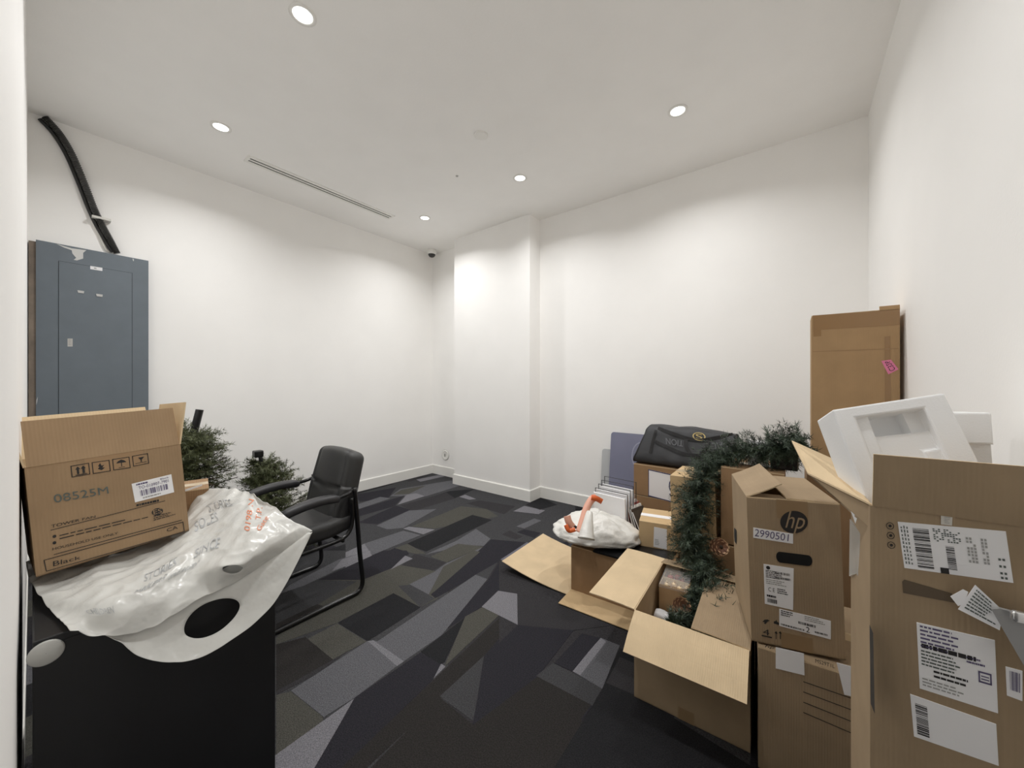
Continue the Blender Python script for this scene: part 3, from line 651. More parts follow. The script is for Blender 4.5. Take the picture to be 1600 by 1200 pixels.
# small taped box, papers, bag on the upturned carton
fo = empty('black_folder', (-.95, 2.05, .284), R(2.3), label='flat glossy black folder under the taped carton', cat='folder')
MB().box(0, .41, -.012, .34, 0, .004).build('back_cover', BLACKM, fo); MB().box(0.003, .405, -.008, .33, .004, .007).build('pages', mat('dark_pages', (60, 60, 62), .6), fo); MB().box(0, .41, -.012, .34, .007, .0095).build('front_cover', BLACKM, fo)
sb = carton('taped_carton', 'small squashed brown carton with white tape and a white front label', (-.752, 2.275, .294), 12, .25, .26, .15, mo=KL, mi=KI, tape=False)
F = front(sb)
o, Q = paper('label', F, [(1022, 823), (1042, 827), (1042, 859), (1021, 854)], sb); put('text', sub(Q, .1, .5, .1, .4), rects(words(4)), INKL, o)
MB().box(-.001, .251, .10, .15, .1535, .1545).build('white_tape', PAPER, sb); MB().box(-.0012, -.0002, .10, .15, .10, .154).build('white_tape', PAPER, sb)
# file organiser with paper
og = empty('file_sorter', (-1.155, 2.50, .284), R(-6), label='black wire desktop file sorter full of white paper', cat='file sorter')
WM = mat('black_wire', (30, 30, 32), .4)
MB().box(0, .25, 0, .17, 0, .006).build('tray', WM, og)
for k in range(4):
    y = .02 + .045 * k; h = .24 + .02 * k
    MB().tube([(0, y, .004), (0, y, h), (.25, y, h), (.25, y, .004)], .003, 6).build('divider', WM, og)
for k, (y, h) in enumerate(((.004, .225), (.03, .235), (.075, .245), (.12, .25))):
    tag(MB().box(.0, .245, y, y + .013, .007, h - .01 + .003 * k).build('paper_sheaf', PAPER), 'sheaf of white paper in the wire sorter, number ' + ['one', 'two', 'three', 'four'][k] + ' from the front', 'paper', 'paper in the sorter'); o = bpy.data.objects['paper_sheaf' if k == 0 else 'paper_sheaf.%03d' % k]
    o.location = (-1.155, 2.50, .284); o.rotation_euler = (R(4 * (k == 0)), 0, R(-6))
for k, (cm, nm, an) in enumerate((((196, 190, 186), 'white spined', -8), ((150, 70, 62), 'dark red', -12), ((228, 224, 218), 'cream', -16), ((60, 48, 36), 'dark brown', -20), ((70, 60, 50), 'brown and gold', -26))):
    mg = empty('magazine', (-.93 + .026 * k, 2.545 - .01 * k, .286), R(-14), 0, R(an), label=nm + ' magazine leaning in a row beside the wire sorter', cat='magazine', group='magazines behind the white bag')
    MB().box(0, .007, 0, .15, 0, .16 - .008 * k).build('pages', PAPER, mg)
    cmt = mat('magazine_cover_%d' % k, cm, .35, var=.3, vscale=30); MB().box(-.001, 0, 0, .151, 0, .161 - .008 * k).build('cover', cmt, mg); MB().box(.007, .008, 0, .151, 0, .161 - .008 * k).build('cover', cmt, mg)
# white plastic bag
wb = empty('plastic_bag', (-.998, 2.225, .284), YAW, label='puffy white plastic bag with orange printed handles on the upturned carton', cat='bag')
vs = []; fs = []; nu, nv = 72, 34
for j in range(nv + 1):
    ph = PI * j / nv
    for i in range(nu):
        th = 2 * PI * i / nu; d = Vector((math.sin(ph) * math.cos(th), math.sin(ph) * math.sin(th), -math.cos(ph)))
        rx = .285 if d.x < 0 else .275; p = Vector((d.x * rx, d.y * .215, d.z * (.10 if d.z > 0 else .055)))
        p.z += .055 - .03 * max(0, d.x) + .03 * math.exp(-((d.x + .1) / .35) ** 2) * max(0, d.z)
        if d.z > 0: p.z -= .05 * math.exp(-((d.x + .35) / .3) ** 2 - ((d.y + .1) / .4) ** 2)
        cre = abs(math.sin(5 * th + 3 * d.z + 2 * noise.noise(d * 2))) ** 3
        p *= 1 + .05 * noise.noise(d * 3.1) + .05 * (1 - 2 * abs(noise.noise(d * 4.7))) + .025 * (1 - 2 * abs(noise.noise(d * 10))) - .03 * cre - .03
        p.z = max(p.z, .002); vs.append(p)
for j in range(nv):
    for i in range(nu): fs.append((j * nu + i, j * nu + (i + 1) % nu, (j + 1) * nu + (i + 1) % nu, (j + 1) * nu + i))
MB().add(vs, fs).build('body', BAGW, wb, smooth=True)
Wi = XF[wb.name].inverted()
def ribbon(px, wpx, m, name):
    P = smooth_path([Wi @ atd(u, v, d) for u, v, d in px], 6); vs = []; fs = []
    for i, p in enumerate(P):
        t = (P[min(i + 1, len(P) - 1)] - P[max(i - 1, 0)]).normalized(); s = t.cross((Wi @ CP - p)).normalized() * wpx; vs += [p - s, p + s]
    for i in range(len(P) - 1): fs.append((2 * i, 2 * i + 1, 2 * i + 3, 2 * i + 2))
    o = MB().add(vs, fs).build(name, m, wb, smooth=True); q = o.modifiers.new('s', 'SOLIDIFY'); q.thickness = .002
ribbon([(905, 832, 2.12), (911, 812, 2.16), (917, 793, 2.20), (925, 780, 2.23), (932, 777, 2.25)], .021, ORPALE, 'handle')
ribbon([(924, 777, 2.22), (932, 779, 2.22), (941, 784, 2.24)], .016, ORANGE, 'handle_edge')
ribbon([(886, 806, 2.12), (889, 816, 2.11), (895, 824, 2.11)], .020, ORPALE, 'handle')
ribbon([(884, 820, 2.10), (889, 829, 2.09), (899, 827, 2.10)], .012, ORANGE, 'handle_edge')
kn = MB(); kp = [Wi @ atd(u, v, d) for u, v, d in ((916, 842, 2.1), (917, 830, 2.12), (919, 815, 2.15), (921, 800, 2.19))]; kn.tube(smooth_path(kp, 5), [.05 - .0021 * i for i in range(16)], 14); kn.build('knot', BAGW, wb, smooth=True)
q = [Wi @ atd(u, v, d) for u, v, d in ((897, 820, 2.155), (910, 827, 2.15), (908, 832, 2.14), (896, 824, 2.145))]; MB().add(q, [(0, 1, 2, 3)]).build('opening_shade', DARK, wb)  # flat dark sheet paints the shade inside the bag mouth

# back stack by the wall with blue label, tote bag
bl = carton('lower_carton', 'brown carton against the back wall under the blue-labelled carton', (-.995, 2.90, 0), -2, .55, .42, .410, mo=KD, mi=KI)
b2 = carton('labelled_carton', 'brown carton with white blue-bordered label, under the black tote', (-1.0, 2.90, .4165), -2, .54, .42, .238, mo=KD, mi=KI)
F = front(b2); o, Q = paper('label', F, [(1013, 733), (1066, 745), (1066, 789), (1013, 775)], b2)
put('border', Q, rects([(0, .02, 0, 1), (0, 1, 0, .035), (0, 1, .965, 1)]), INKB, o)
vs = []; fs = []
for i in range(15):
    a = R(60 + 230 * i / 14); vs += [(.62 + .1 * math.cos(a), .58 + .24 * math.sin(a)), (.62 + .07 * math.cos(a), .58 + .18 * math.sin(a))]
for i in range(14): fs.append((2 * i, 2 * i + 2, 2 * i + 3, 2 * i + 1))
put('logo', sub(Q, .1, 1.1, 0.0, 1.0), (vs, fs), INKB, o); put('logo', sub(Q, .62, .82, .12, .38), ([(0, .6), (1, 1), (1, .8), (.3, .6), (.9, 0), (.7, 0)], [(0, 3, 2, 1), (0, 5, 4, 3)]), INKB, o)
tb = empty('tote_bag', (-.985, 2.88, .661), R(-2), label='black fabric tote bag with gold crest, lying on the labelled carton', cat='bag')
nu, nv = 44, 40; TW = .66
def tote(s, t):
    a = 2 * PI * t; ca, sa = math.cos(a), math.sin(a); hh = .148 - .03 * max(0, s - .55); pw = .34 if sa > 0 else .5
    z = hh + hh * math.copysign(abs(sa) ** pw, sa); q = z / (2 * hh)
    y = .15 + (.15 - .07 * q) * math.copysign(abs(ca) ** .5, ca) + .05 * q
    e = math.sin(PI * min(1, max(0, s)) ) ; x = TW * s + (.10 * q - .035) * (1 - s) + .012 * noise.noise(Vector((s * 4, q * 5, 0)))
    z += .012 * noise.noise(Vector((s * 5, y * 9, 3))) * q; y += .016 * noise.noise(Vector((s * 7, q * 4, 7))) * e
    return Vector((x, y, max(.001, z)))
vs = [tote(i / nu, j / nv) for i in range(nu + 1) for j in range(nv)]
fs = [(i * nv + j, i * nv + (j + 1) % nv, (i + 1) * nv + (j + 1) % nv, (i + 1) * nv + j) for i in range(nu) for j in range(nv)] + [tuple(range(nv)), tuple(range(nu * nv, (nu + 1) * nv))[::-1]]
MB().add(vs, fs).build('body', TOTE, tb, smooth=True)
BV = BVHTree.FromPolygons(vs, fs); TMi = XF[tb.name].inverted()
def cast(u, v, lift):
    o = TMi @ CP; d = (TMi.to_3x3() @ ray(u, v)).normalized(); h = BV.ray_cast(o, d)[0]
    if h is None: h = BV.find_nearest(o + d * 2.75)[0]
    return h - d * lift
def strap(px, wd, m=TOTED, name='strap'):
    P = [cast(p.x, p.y, .006) for p in smooth_path([(u, v, 0) for u, v in px], 6)]; o0 = TMi @ CP; vs = []; fs = []
    for i, p in enumerate(P):
        t = (P[min(i + 1, len(P) - 1)] - P[max(i - 1, 0)]).normalized(); s = t.cross(o0 - p).normalized() * wd; vs += [p - s, p + s]
    for i in range(len(P) - 1): fs.append((2 * i, 2 * i + 1, 2 * i + 3, 2 * i + 2))
    o = MB().add(vs, fs).build(name, m, tb); k = o.modifiers.new('s', 'SOLIDIFY'); k.thickness = .004; k.offset = 0
strap([(1028, 669), (1050, 677), (1074, 685), (1095, 688), (1120, 684), (1145, 679)], .013); strap([(1024, 690), (1048, 701), (1072, 710), (1098, 712), (1120, 706)], .012)
strap([(1072, 686), (1072, 697), (1078, 709)], .013); strap([(1106, 688), (1103, 700), (1096, 709)], .013); strap([(1025, 672), (1020, 690), (1016, 708)], .010, name='edge_piping')
def tquad(px, lift=.006): return [cast(u, v, lift) for u, v in px]
Qt = tquad(((1040, 684), (1068, 689), (1067, 698), (1041, 694)), .005); put('print_text', [Qt[2], Qt[3], Qt[0], Qt[1]], text_geo('TION'), TOTEP, tb)
Qt = tquad(((1112, 692), (1140, 690), (1138, 700), (1114, 703)), .005); put('print_text', [Qt[2], Qt[3], Qt[0], Qt[1]], text_geo('NAL'), TOTEP, tb)
Qt = tquad(((1081, 675), (1102, 676), (1103, 689), (1083, 688)), .012); put('crest', Qt, ring(24, .4, .5), GOLD, tb); put('crest', sub(Qt, .25, .75, .2, .8), text_geo('S'), GOLD, tb)

# plastic sheets leaning on the back wall
def rounded(w_, h_, r, n=6):
    out = []
    for cx, cy, a0 in ((w_ - r, r, -90), (w_ - r, h_ - r, 0), (r, h_ - r, 90), (r, r, 180)):
        for k in range(n + 1): a = R(a0 + 90 * k / n); out.append((cx + r * math.cos(a), cy + r * math.sin(a)))
    return out
def leansheet(name, label, u, v, wdt, m, yoff, lean):
    p = ony(u, v, YB - yoff); hh = p.z / math.cos(R(lean))
    t = empty(name, (p.x, YB - yoff - math.sin(R(lean)) * hh, .002), 0, PI / 2 - R(lean), 0, label, 'plastic sheet')
    MB().prism(rounded(wdt, hh, .03), -.003, .0).build('panel', m, t); return t, hh
t, hh = leansheet('chair_mat', 'rounded lavender-grey plastic chair mat leaning against the back wall', 955, 675, .62, MATP, .05, 7)
MB().add([(.30 + .09 * math.cos(a), hh - .2 + .13 * math.sin(a), .0012) for a in [R(80 + 10 * i) for i in range(20)]] + [(.30 + .08 * math.cos(a), hh - .2 + .12 * math.sin(a), .0012) for a in [R(80 + 10 * i) for i in range(20)]], [(i, i + 1, i + 21, i + 20) for i in range(19)]).build('printed_swirl', mat('swirl_print', (158, 160, 180), .4), t)
leansheet('frosted_panel', 'pale frosted plastic panel behind the lavender chair mat', 941, 701, .5, MATG, .025, 6)

# cartons behind the garland
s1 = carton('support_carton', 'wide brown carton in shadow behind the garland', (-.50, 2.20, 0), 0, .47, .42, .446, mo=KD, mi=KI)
lc = carton('light_carton', 'light tan carton standing beside the tote, half behind the garland', (-.547, 2.212, .455), 0, .225, .30, .312, ry=-1.5, mo=KL, mi=KI)
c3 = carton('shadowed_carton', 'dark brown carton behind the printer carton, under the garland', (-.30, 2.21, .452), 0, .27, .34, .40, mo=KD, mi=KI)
wc = carton('white_carton', 'small white carton showing above the garland', (-.19, 2.32, .860), 4, .09, .1, .12, mo=PAPER, mi=PAPER, tape=False)
bkc = carton('black_carton', 'small black carton beside the white one above the garland', (-.09, 2.30, .860), -3, .11, .12, .115, mo=BLACKM, mi=BLACKM, tape=False)

# ornaments box and pine cones in the open carton
fl2 = carton('filler_carton', 'plain carton deep inside the open carton under the ornaments', (-.50, 1.56, .006), 2.1, .36, .46, .183, mo=KD, mi=KI)
ob = empty('ornament_box', (-.508, 1.825, .198), R(3), label='small cardboard box of red and gold ornaments with a clear lid', cat='box')
bx = MB(); W_, D_, H_ = .125, .17, .135
bx.box(0, W_, 0, D_, 0, .003); bx.box(0, W_, 0, .003, 0, H_); bx.box(0, W_, D_ - .003, D_, 0, H_); bx.box(0, .003, .003, D_ - .003, 0, H_); bx.box(W_ - .003, W_, .003, D_ - .003, 0, H_)
bx.build('tray', KO, ob); MB().box(.003, W_ - .003, D_ * .5, D_ * .5 + .002, .06, H_).build('divider', KI, ob)
MB().add([(0, 0, H_ + .004), (W_, 0, H_ + .012), (W_, D_, H_ + .03), (0, D_, H_ + .022)], [(0, 1, 2, 3)]).build('clear_lid', CLEAR, ob)
MB().add([(-.002, -.002, H_ + .004), (W_ + .002, -.002, H_ + .012), (W_ + .002, -.002, H_ - .004), (-.002, -.002, H_ - .012)], [(0, 3, 2, 1)]).build('lid_edge', CLEAR, ob)
RED = mat('red_bauble', (150, 46, 34), .25); GLD = mat('gold_bauble', (206, 176, 128), .25, metal=.4)
for k in range(8):
    gx, gy = .028 + .033 * (k % 4) * .9, .04 + .085 * (k // 4) + .02 * (k % 2)
    r = .017; o = empty('bauble', tuple(XF[ob.name] @ Vector((gx, gy, .118))), label=('gold' if k < 4 else 'red') + ' glass bauble in the ornament box', cat='ornament', group=('gold' if k < 4 else 'red') + ' baubles in the ornament box')
    MB().lathe([(max(.0004, r * math.sin(PI * i / 10)), -r * math.cos(PI * i / 10)) for i in range(11)], 14).build('ball', GLD if k < 4 else RED, o, smooth=True)
    MB().lathe([(.005, r - .001), (.005, r + .005), (.0004, r + .006)], 10).build('cap', GLD, o)
MB().box(.003, W_ - .003, .003, D_ - .003, .098, .1).build('inner_liner', PAPER, ob)
tp_ = tag(MB().rbox(.055, .03, .022, .02, 8, lambda q: q + Vector((0, 0, .008 * noise.noise(q * 60)))).build('tissue_bundle', PAPER, smooth=True), 'crumpled white tissue below the ornament box', 'tissue'); tp_.location = (-.46, 1.775, .214)
def pine_cone(loc, s, rot, label):
    t = empty('pine_cone', loc, rot[2], rot[0], rot[1], label, 'pine cone', 'pine cones in the garland')
    MB().lathe([(.0005, -.9 * s), (.3 * s, -.6 * s), (.42 * s, 0), (.25 * s, .7 * s), (.0005, s)], 12).build('core', TWIG, t, smooth=True)
    mb = MB(); tips = MB()
    for lv in range(8):
        z = -.85 + 1.7 * lv / 7; rr = .85 * math.sqrt(max(.06, 1 - (z * .93) ** 2)); k = 7
        for j in range(k):
            a = 2 * PI * (j + .5 * (lv % 2)) / k; o = Vector((math.cos(a), math.sin(a), 0)); tt = Vector((-math.sin(a), math.cos(a), 0)); c = o * .2 * s + Vector((0, 0, z * s)); e = o * rr * s + Vector((0, 0, (z + .22) * s))
            wv = .19 * s; mb.add([c - tt * wv * .4, c + tt * wv * .4, e + tt * wv, e - tt * wv, c - Vector((0, 0, .06 * s))], [(0, 1, 2, 3), (0, 3, 4), (1, 4, 2), (2, 4, 3)])
            e2 = e + o * .1 * s + Vector((0, 0, .07 * s)); tips.add([e - tt * wv, e + tt * wv, e2 + tt * wv * .3, e2 - tt * wv * .3, e + Vector((0, 0, -.05 * s))], [(0, 1, 2, 3), (0, 3, 4), (3, 2, 4), (2, 1, 4)])
    mb.build('scales', CONE, t); tips.build('scale_tips', mat('pine_cone_tip', (196, 160, 124), .7), t); return t
pine_cone(atd(1122, 854, 1.80), .045, (R(70), 0, R(30)), 'brown pine cone in the garland near the printer carton')
pine_cone(atd(1064, 948, 1.63), .042, (R(50), R(30), 0), 'frosted pine cone lying in the open carton')
random.seed(5)
def garland(name, label, path, rad, n):
    mb, st = garland_mesh(path, rad, n); t = empty(name, (0, 0, 0), label=label, cat='garland')
    tag(mb.build('needles', NEED, t), kind='stuff'); st.build('wire_stem', TWIG, t)
garland('pine_garland', 'long dark green artificial pine garland draped over the cartons into the open one',
        [atd(*p) for p in ((1252, 690, 1.78), (1225, 700, 1.83), (1190, 703, 1.92), (1150, 710, 2.0), (1118, 722, 2.03), (1098, 745, 2.0), (1085, 780, 1.96), (1082, 815, 1.93), (1078, 850, 1.88), (1092, 885, 1.82), (1108, 915, 1.74), (1110, 950, 1.66), (1118, 965, 1.6))], .13, 1150)
garland('garland_coil', 'dark green garland coil lying inside the open carton', [atd(*p) for p in ((1045, 968, 1.58), (1062, 974, 1.56), (1080, 965, 1.58), (1092, 945, 1.62), (1085, 930, 1.66))], .055, 150)

# ---------------------------------------------------------------- right stack: HP cartons, tall carton, labelled carton, foam
lh = carton('lower_printer_carton', 'grey-brown carton on the floor with two blank white notes, under the printed carton', (-.092, 1.49, 0), 5, .40, .45, .404, mo=KHP, mi=KI)
F = front(lh)
paper('note', F, [(1212, 1011), (1256, 1021), (1257, 1055), (1212, 1044)], lh); paper('note', F, [(1307, 1035), (1344, 1045), (1356, 1094), (1319, 1085)], lh)
for y0_, y1_ in ((1064, 1101), (1080, 1120), (1096, 1139), (1112, 1158)): put('print_line', F.quad4([(1255, y0_), (1362, y1_), (1362, y1_ + 1.3), (1255, y0_ + 1.3)], .0012), rects([(0, 1, 0, 1)]), INK, lh)
put('print_text', F.quad4([(1195, 1007), (1210, 1010), (1210, 1015), (1195, 1012)], .0012), text_geo('hp', .2), INK, lh)
put('print_text', F.quad4([(1274, 1029), (1304, 1038), (1304, 1044), (1274, 1035)], .0012), text_geo('MS29T1L'), INK, lh)

hp = carton('printed_carton', 'grey-brown carton with round hp logo and handwritten 2990501 note', (-.112, 1.502, .4125), 13.9, .254, .341, .492, ry=-1.7,
            flaps={'left': (156, .115, -8), 'right': (178, .14), 'front': (187, .10), 'back': (184, .10)}, mo=KHP, mi=KI)
F = front(hp)
Q = F.quad4([(1219, 798), (1262, 798), (1262, 833), (1219, 833)], .0012)
lg = put('logo', Q, disc(40), INK, hp)
put('logo_letters', F.quad4([(1226, 797.5), (1258, 801), (1257, 835), (1227, 833)], .002), text_geo('hp', .35), KHP, lg)
o, Q = paper('note', F, [(1177, 824), (1239, 834), (1239, 849.5), (1177, 840)], hp); put('handwriting', sub(Q, .03, .9, .18, .9), text_geo('2990501', .1), INKP, o)
vs = []
for a in [R(90 + 180 * i / 12) for i in range(13)]: vs.append((.12 + .12 * math.cos(a), .5 + .5 * math.sin(a)))
for a in [R(-90 + 180 * i / 12) for i in range(13)]: vs.append((.88 + .12 * math.cos(a), .5 + .5 * math.sin(a)))
put('hand_hole_shade', F.quad4([(1212, 861), (1269, 868), (1269, 885), (1213, 878)], .0015), (vs, [tuple(range(len(vs)))]), DARK, hp)  # black decal paints the hole's inner shade, the cardboard is uncut
o, Q = paper('label', F, [(1193, 881), (1240, 888), (1239, 953), (1195, 943)], hp)
put('logo', sub(Q, .08, .22, .88, .97), disc(18), INK, o); put('text', sub(Q, .06, .95, .66, .86), rects(words(5, fill=.7)), INK, o); put('barcode', sub(Q, .38, .88, .80, .86), rects(bars(18)), INK, o); put('barcode', sub(Q, .38, .92, .69, .74), rects(bars(20)), INK, o)
put('text', sub(Q, .14, .36, .34, .44), text_geo('C E'), INK, o); put('text', sub(Q, .45, .95, .31, .45), rects(words(3, fill=.9)), INK, o); put('barcode', sub(Q, .1, .45, .06, .16), rects(bars(16)), INK, o); put('text', sub(Q, .08, .6, .19, .25), rects(words(1, h=.8)), INK, o); put('text', sub(Q, .06, .9, .5, .64), rects(words(3, fill=.95)), INKL, o)
o, Q = paper('label', F, [(1217.5, 951), (1298, 970), (1298, 999), (1217.5, 977.5)], hp)
put('text', sub(Q, .03, .5, .6, .95), rects(words(3, fill=.6)), INK, o); put('barcode', sub(Q, .38, .72, .42, .56), rects(bars(22)), INK, o); put('barcode', sub(Q, .03, .5, .08, .18), rects(bars(26)), INK, o); put('text', sub(Q, .53, .6, .06, .36), text_geo('2'), INK, o); put('barcode', sub(Q, .7, .94, .14, .24), rects(bars(14)), INK, o); put('text', sub(Q, .5, .95, .65, .95), rects(words(3, fill=.9)), INKL, o)
put('mark', F.quad4([(1191, 967), (1203, 968), (1203, 976), (1191, 974)], .0012), ([(0, .4), (.3, .9), (.7, 1), (1, .8), (.7, .6), (.5, .2), (.4, 0), (.2, .1), (.35, .4)], [tuple(range(9))]), INK, hp)
put('mark', F.quad4([(1209, 967), (1217, 969), (1217, 976), (1209, 974)], .0012), ([(0, 0), (1, 0), (1, .5), (.6, .6), (.5, 1), (.3, .6), (0, .5)], [tuple(range(7))]), INK, hp)
put('print_text', F.quad4([(1192, 982), (1202, 984), (1202, 993), (1192, 991)], .0012), text_geo('4'), INK, hp)
put('print_text', F.quad4([(1190, 991.5), (1206, 995), (1206, 997), (1190, 993.5)], .0012), rects([(0, 1, 0, 1)]), INK, hp)
for u in (1210, 1216.5): put('arrow', F.quad4([(u, 985), (u + 5, 986.5), (u + 5, 999), (u, 997.5)], .0012), ([(.4, 0), (.6, 0), (.6, .7), (1, .7), (.5, 1), (0, .7), (.4, .7)], [tuple(range(7))]), INK, hp)
MB().box(.085, .17, -.0007, -.0001, 0, .05).build('tape', mat('dull_tape', (146, 122, 92), .35), hp); MB().box(.085, .17, -.0007, -.0001, .43, .492).build('tape', mat('dull_tape', (146, 122, 92), .35), hp)
Fl = left(hp); put('hand_hole_shade', [Fl.loc(u, v, .0015) for u, v in ((1147.5, 824), (1151.5, 829), (1151.5, 851), (1148, 845))], (vs, [tuple(range(len(vs)))]), DARK, hp)  # side hole likewise: its darkness is painted on the uncut wall

tl_ = carton('plinth_carton', 'brown carton in the right corner beneath the tall carton', (.06, 2.44, 0), 0, .335, .5, .86, mo=KD, mi=KI)
tall = carton('tall_carton', 'tall narrow brown carton with pink C326 sticker in the right corner', (.079, 2.45, .867), 0, .318, .19, .775, mo=KO, mi=KI)
F = front(tall)
o, Q = paper('pink_sticker', F, [(1377, 564), (1392, 562), (1404, 577), (1388, 585)], tall, PINK)
put('text', [bil(Q, .8, .1), bil(Q, .8, .9), bil(Q, .25, .9), bil(Q, .25, .1)], text_geo('C326'), INK, o)
put('tape', F.quad4([(1270, 493), (1406, 483.5), (1406, 518), (1271, 526)], .0008), rects([(0, 1, .3, 1), (.0, .1, 0, .3)]), TAPE, tall)
put('tape', F.quad4([(1382, 526), (1391, 525), (1393, 700), (1383, 700)], .0008), rects([(0, 1, 0, 1)]), TAPE, tall)
put('crease', F.quad4([(1270, 549), (1404, 544), (1404, 545.2), (1270, 550.2)], .0009), rects([(0, 1, 0, 1)]), KD, tall)
flap(tall, (.25, 0, .775), (.318, 0, .775), (0, -1, 0), 100, .02, 0, mo=KO, mi=KI, name='torn_flap', nseg=1)

bg = carton('label_carton', 'big open brown carton with several white shipping labels, nearest the camera', (.123, 1.015, 0), 2.0, .272, .22, 1.055,
            flaps={'front': (82, .105, 6), 'right': (89, .10), 'back': (120, .05)}, mo=KHP, mi=KI)
Bi = XF[bg.name].inverted()
P4 = [Bi @ Vector(q) for q in (XF[bg.name] @ Vector((0, 0, 1.055)), XF[bg.name] @ Vector((0, .22, 1.058)))]
A_, B_ = P4; C_ = Bi @ atd(1262, 741, .96); D_ = Bi @ atd(1237, 690, 1.20); E_ = Bi @ atd(1300, 718, 1.16)
n_ = Vector((0, 0, T)); vs = [A_, B_, E_, D_, C_]; mb = MB(); mb.add([v + n_ for v in vs] + vs, [(0, 1, 2, 3, 4), (9, 8, 7, 6, 5)] + [(i, i + 5, (i + 1) % 5 + 5, (i + 1) % 5) for i in range(5)]); mb.build('side_flap', KI, bg)
G_ = Bi @ atd(1312, 786, 1.02); mb = MB(); mb.add([A_, C_, G_, A_ + Vector((0, 0, -.05))] + [q + Vector((.004, .004, 0)) for q in (A_, C_, G_, A_ + Vector((0, 0, -.05)))], [(0, 1, 2, 3), (7, 6, 5, 4), (0, 4, 5, 1), (1, 5, 6, 2), (2, 6, 7, 3)]); mb.build('torn_side', KHP, bg)
F = front(bg)
o, Q = paper('label', F, [(1402.5, 815), (1571, 830), (1583, 910.5), (1413, 887)], bg)
put('barcode', sub(Q, .14, .30, .06, .92), rects(bars(30, vertical=False)), INK, o); put('barcode', sub(Q, .44, .52, .1, .6), rects(bars(22, vertical=False)), INK, o); put('black_square', sub(Q, .36, .44, 0, .12), rects([(0, 1, 0, 1)]), INK, o)
put('text', sub(Q, .02, .12, .1, .95), rects([(b, b + .12, a, a + .04 + .04 * random.random()) for b in (0, .3, .6) for a in [i * .1 for i in range(10)]]), INKG, o)
put('text', sub(Q, .34, .6, .66, .95), rects([(a, a + .07, b, b + .09) for a in [i * .1 for i in range(10)] for b in [j * .14 for j in range(7)] if random.random() < .55]), INKG, o)
put('text', sub(Q, .64, .86, .3, .85), rects([(b, b + .09, a, a + .09) for b in (0, .14, .28, .6, .74) for a in [i * .12 for i in range(8)] if random.random() < .75]), INKL, o)
put('text', sub(Q, .9, .97, .05, .5), rects([(b, b + .3, a, a + .1) for b in (0, .5) for a in (0, .2, .5, .8)]), INKG, o)
o, Q = paper('label', F, [(1432, 972), (1554, 1000), (1559, 1114), (1437, 1075)], bg)
put('text', sub(Q, .04, .95, .62, .97), rects(words(6, fill=.6)), INKP, o); put('text', sub(Q, .05, .78, .62, .7), rects(words(1, h=.8, fill=1)), INK, o); put('text', sub(Q, .04, .6, .35, .6), rects(words(5, fill=.95)), INKG, o); put('box_mark', sub(Q, .78, .94, .36, .52), rects([(0, 1, 0, .15), (0, 1, .85, 1), (0, .12, 0, 1), (.88, 1, 0, 1), (.2, .8, .3, .4), (.2, .8, .55, .65)]), INKP, o); put('text', sub(Q, .2, .75, .2, .34), rects(words(2, fill=.9)), INK, o); put('text', sub(Q, .04, .9, .04, .18), rects(words(3, fill=.8)), INKL, o); put('text', sub(Q, .64, .92, .56, .68), rects(words(2, fill=.95)), INKP, o)
o, Q = paper('label', F, [(1422, 1084), (1556, 1131), (1560, 1196), (1428, 1150)], bg); put('barcode', sub(Q, .05, .2, .1, .85), rects(bars(22, vertical=False)), INK, o)
o, Q = paper('label', F, [(1571, 1041), (1597, 1048), (1597, 1095), (1573, 1086)], bg); put('barcode', sub(Q, .2, .85, .25, .9), rects(bars(16)), INKP, o)
o, Q = paper('strip', F, [(1470, 805), (1488, 807), (1487, 821), (1470, 819)], bg, mat('clear_tape_white', (206, 202, 194), .25)); put('text', sub(Q, .3, .9, .1, .9), rects(words(4)), INKL, o)
put('hand_hole_shade', F.quad4([(1409, 904), (1491, 928), (1496, 944), (1411, 926)], .001), (vs_h := [(.0, .0), (.05, .0), (.95, .1), (1, .5), (.95, 1), (.05, 1), (0, .8)], [tuple(range(7))]), mat('hole_shade', (96, 82, 66), .8), bg)  # darker brown decal paints a hand hole's shade on the uncut front
for k, v in enumerate((815, 830, 845)): put('mark', F.quad4([(1384 + k * .8, v), (1397 + k * .8, v + 1.5), (1397 + k, v + 13), (1384 + k, v + 11.5)], .0012), ring(20, .4, .48), INK, bg); put('mark', F.quad4([(1388 + k, v + 4), (1393 + k, v + 4.5), (1393 + k, v + 9), (1388 + k, v + 8.5)], .0012), disc(10), INK, bg)
Fl = left(bg); put('print_block', [Fl.loc(u, v, .0015) for u, v in ((1360.2, 976), (1366, 990), (1368.5, 1116), (1362, 1100))], rects([(0, 1, 0, 1)]), INK, bg)
# clear pouch hanging from the side
po = MB(); pq = [atd(1333, 812, .90), atd(1352, 838, .80), atd(1357, 925, .79), atd(1344, 898, .84), atd(1332, 902, .90)]; po.add(pq + [q + Vector((-.006, .002, 0)) for q in pq], [(0, 1, 2, 3, 4), (9, 8, 7, 6, 5)] + [(i, i + 5, (i + 1) % 5 + 5, (i + 1) % 5) for i in range(5)])
po.build('clear_pouch', POUCH, bg).matrix_parent_inverse = XF[bg.name].inverted()

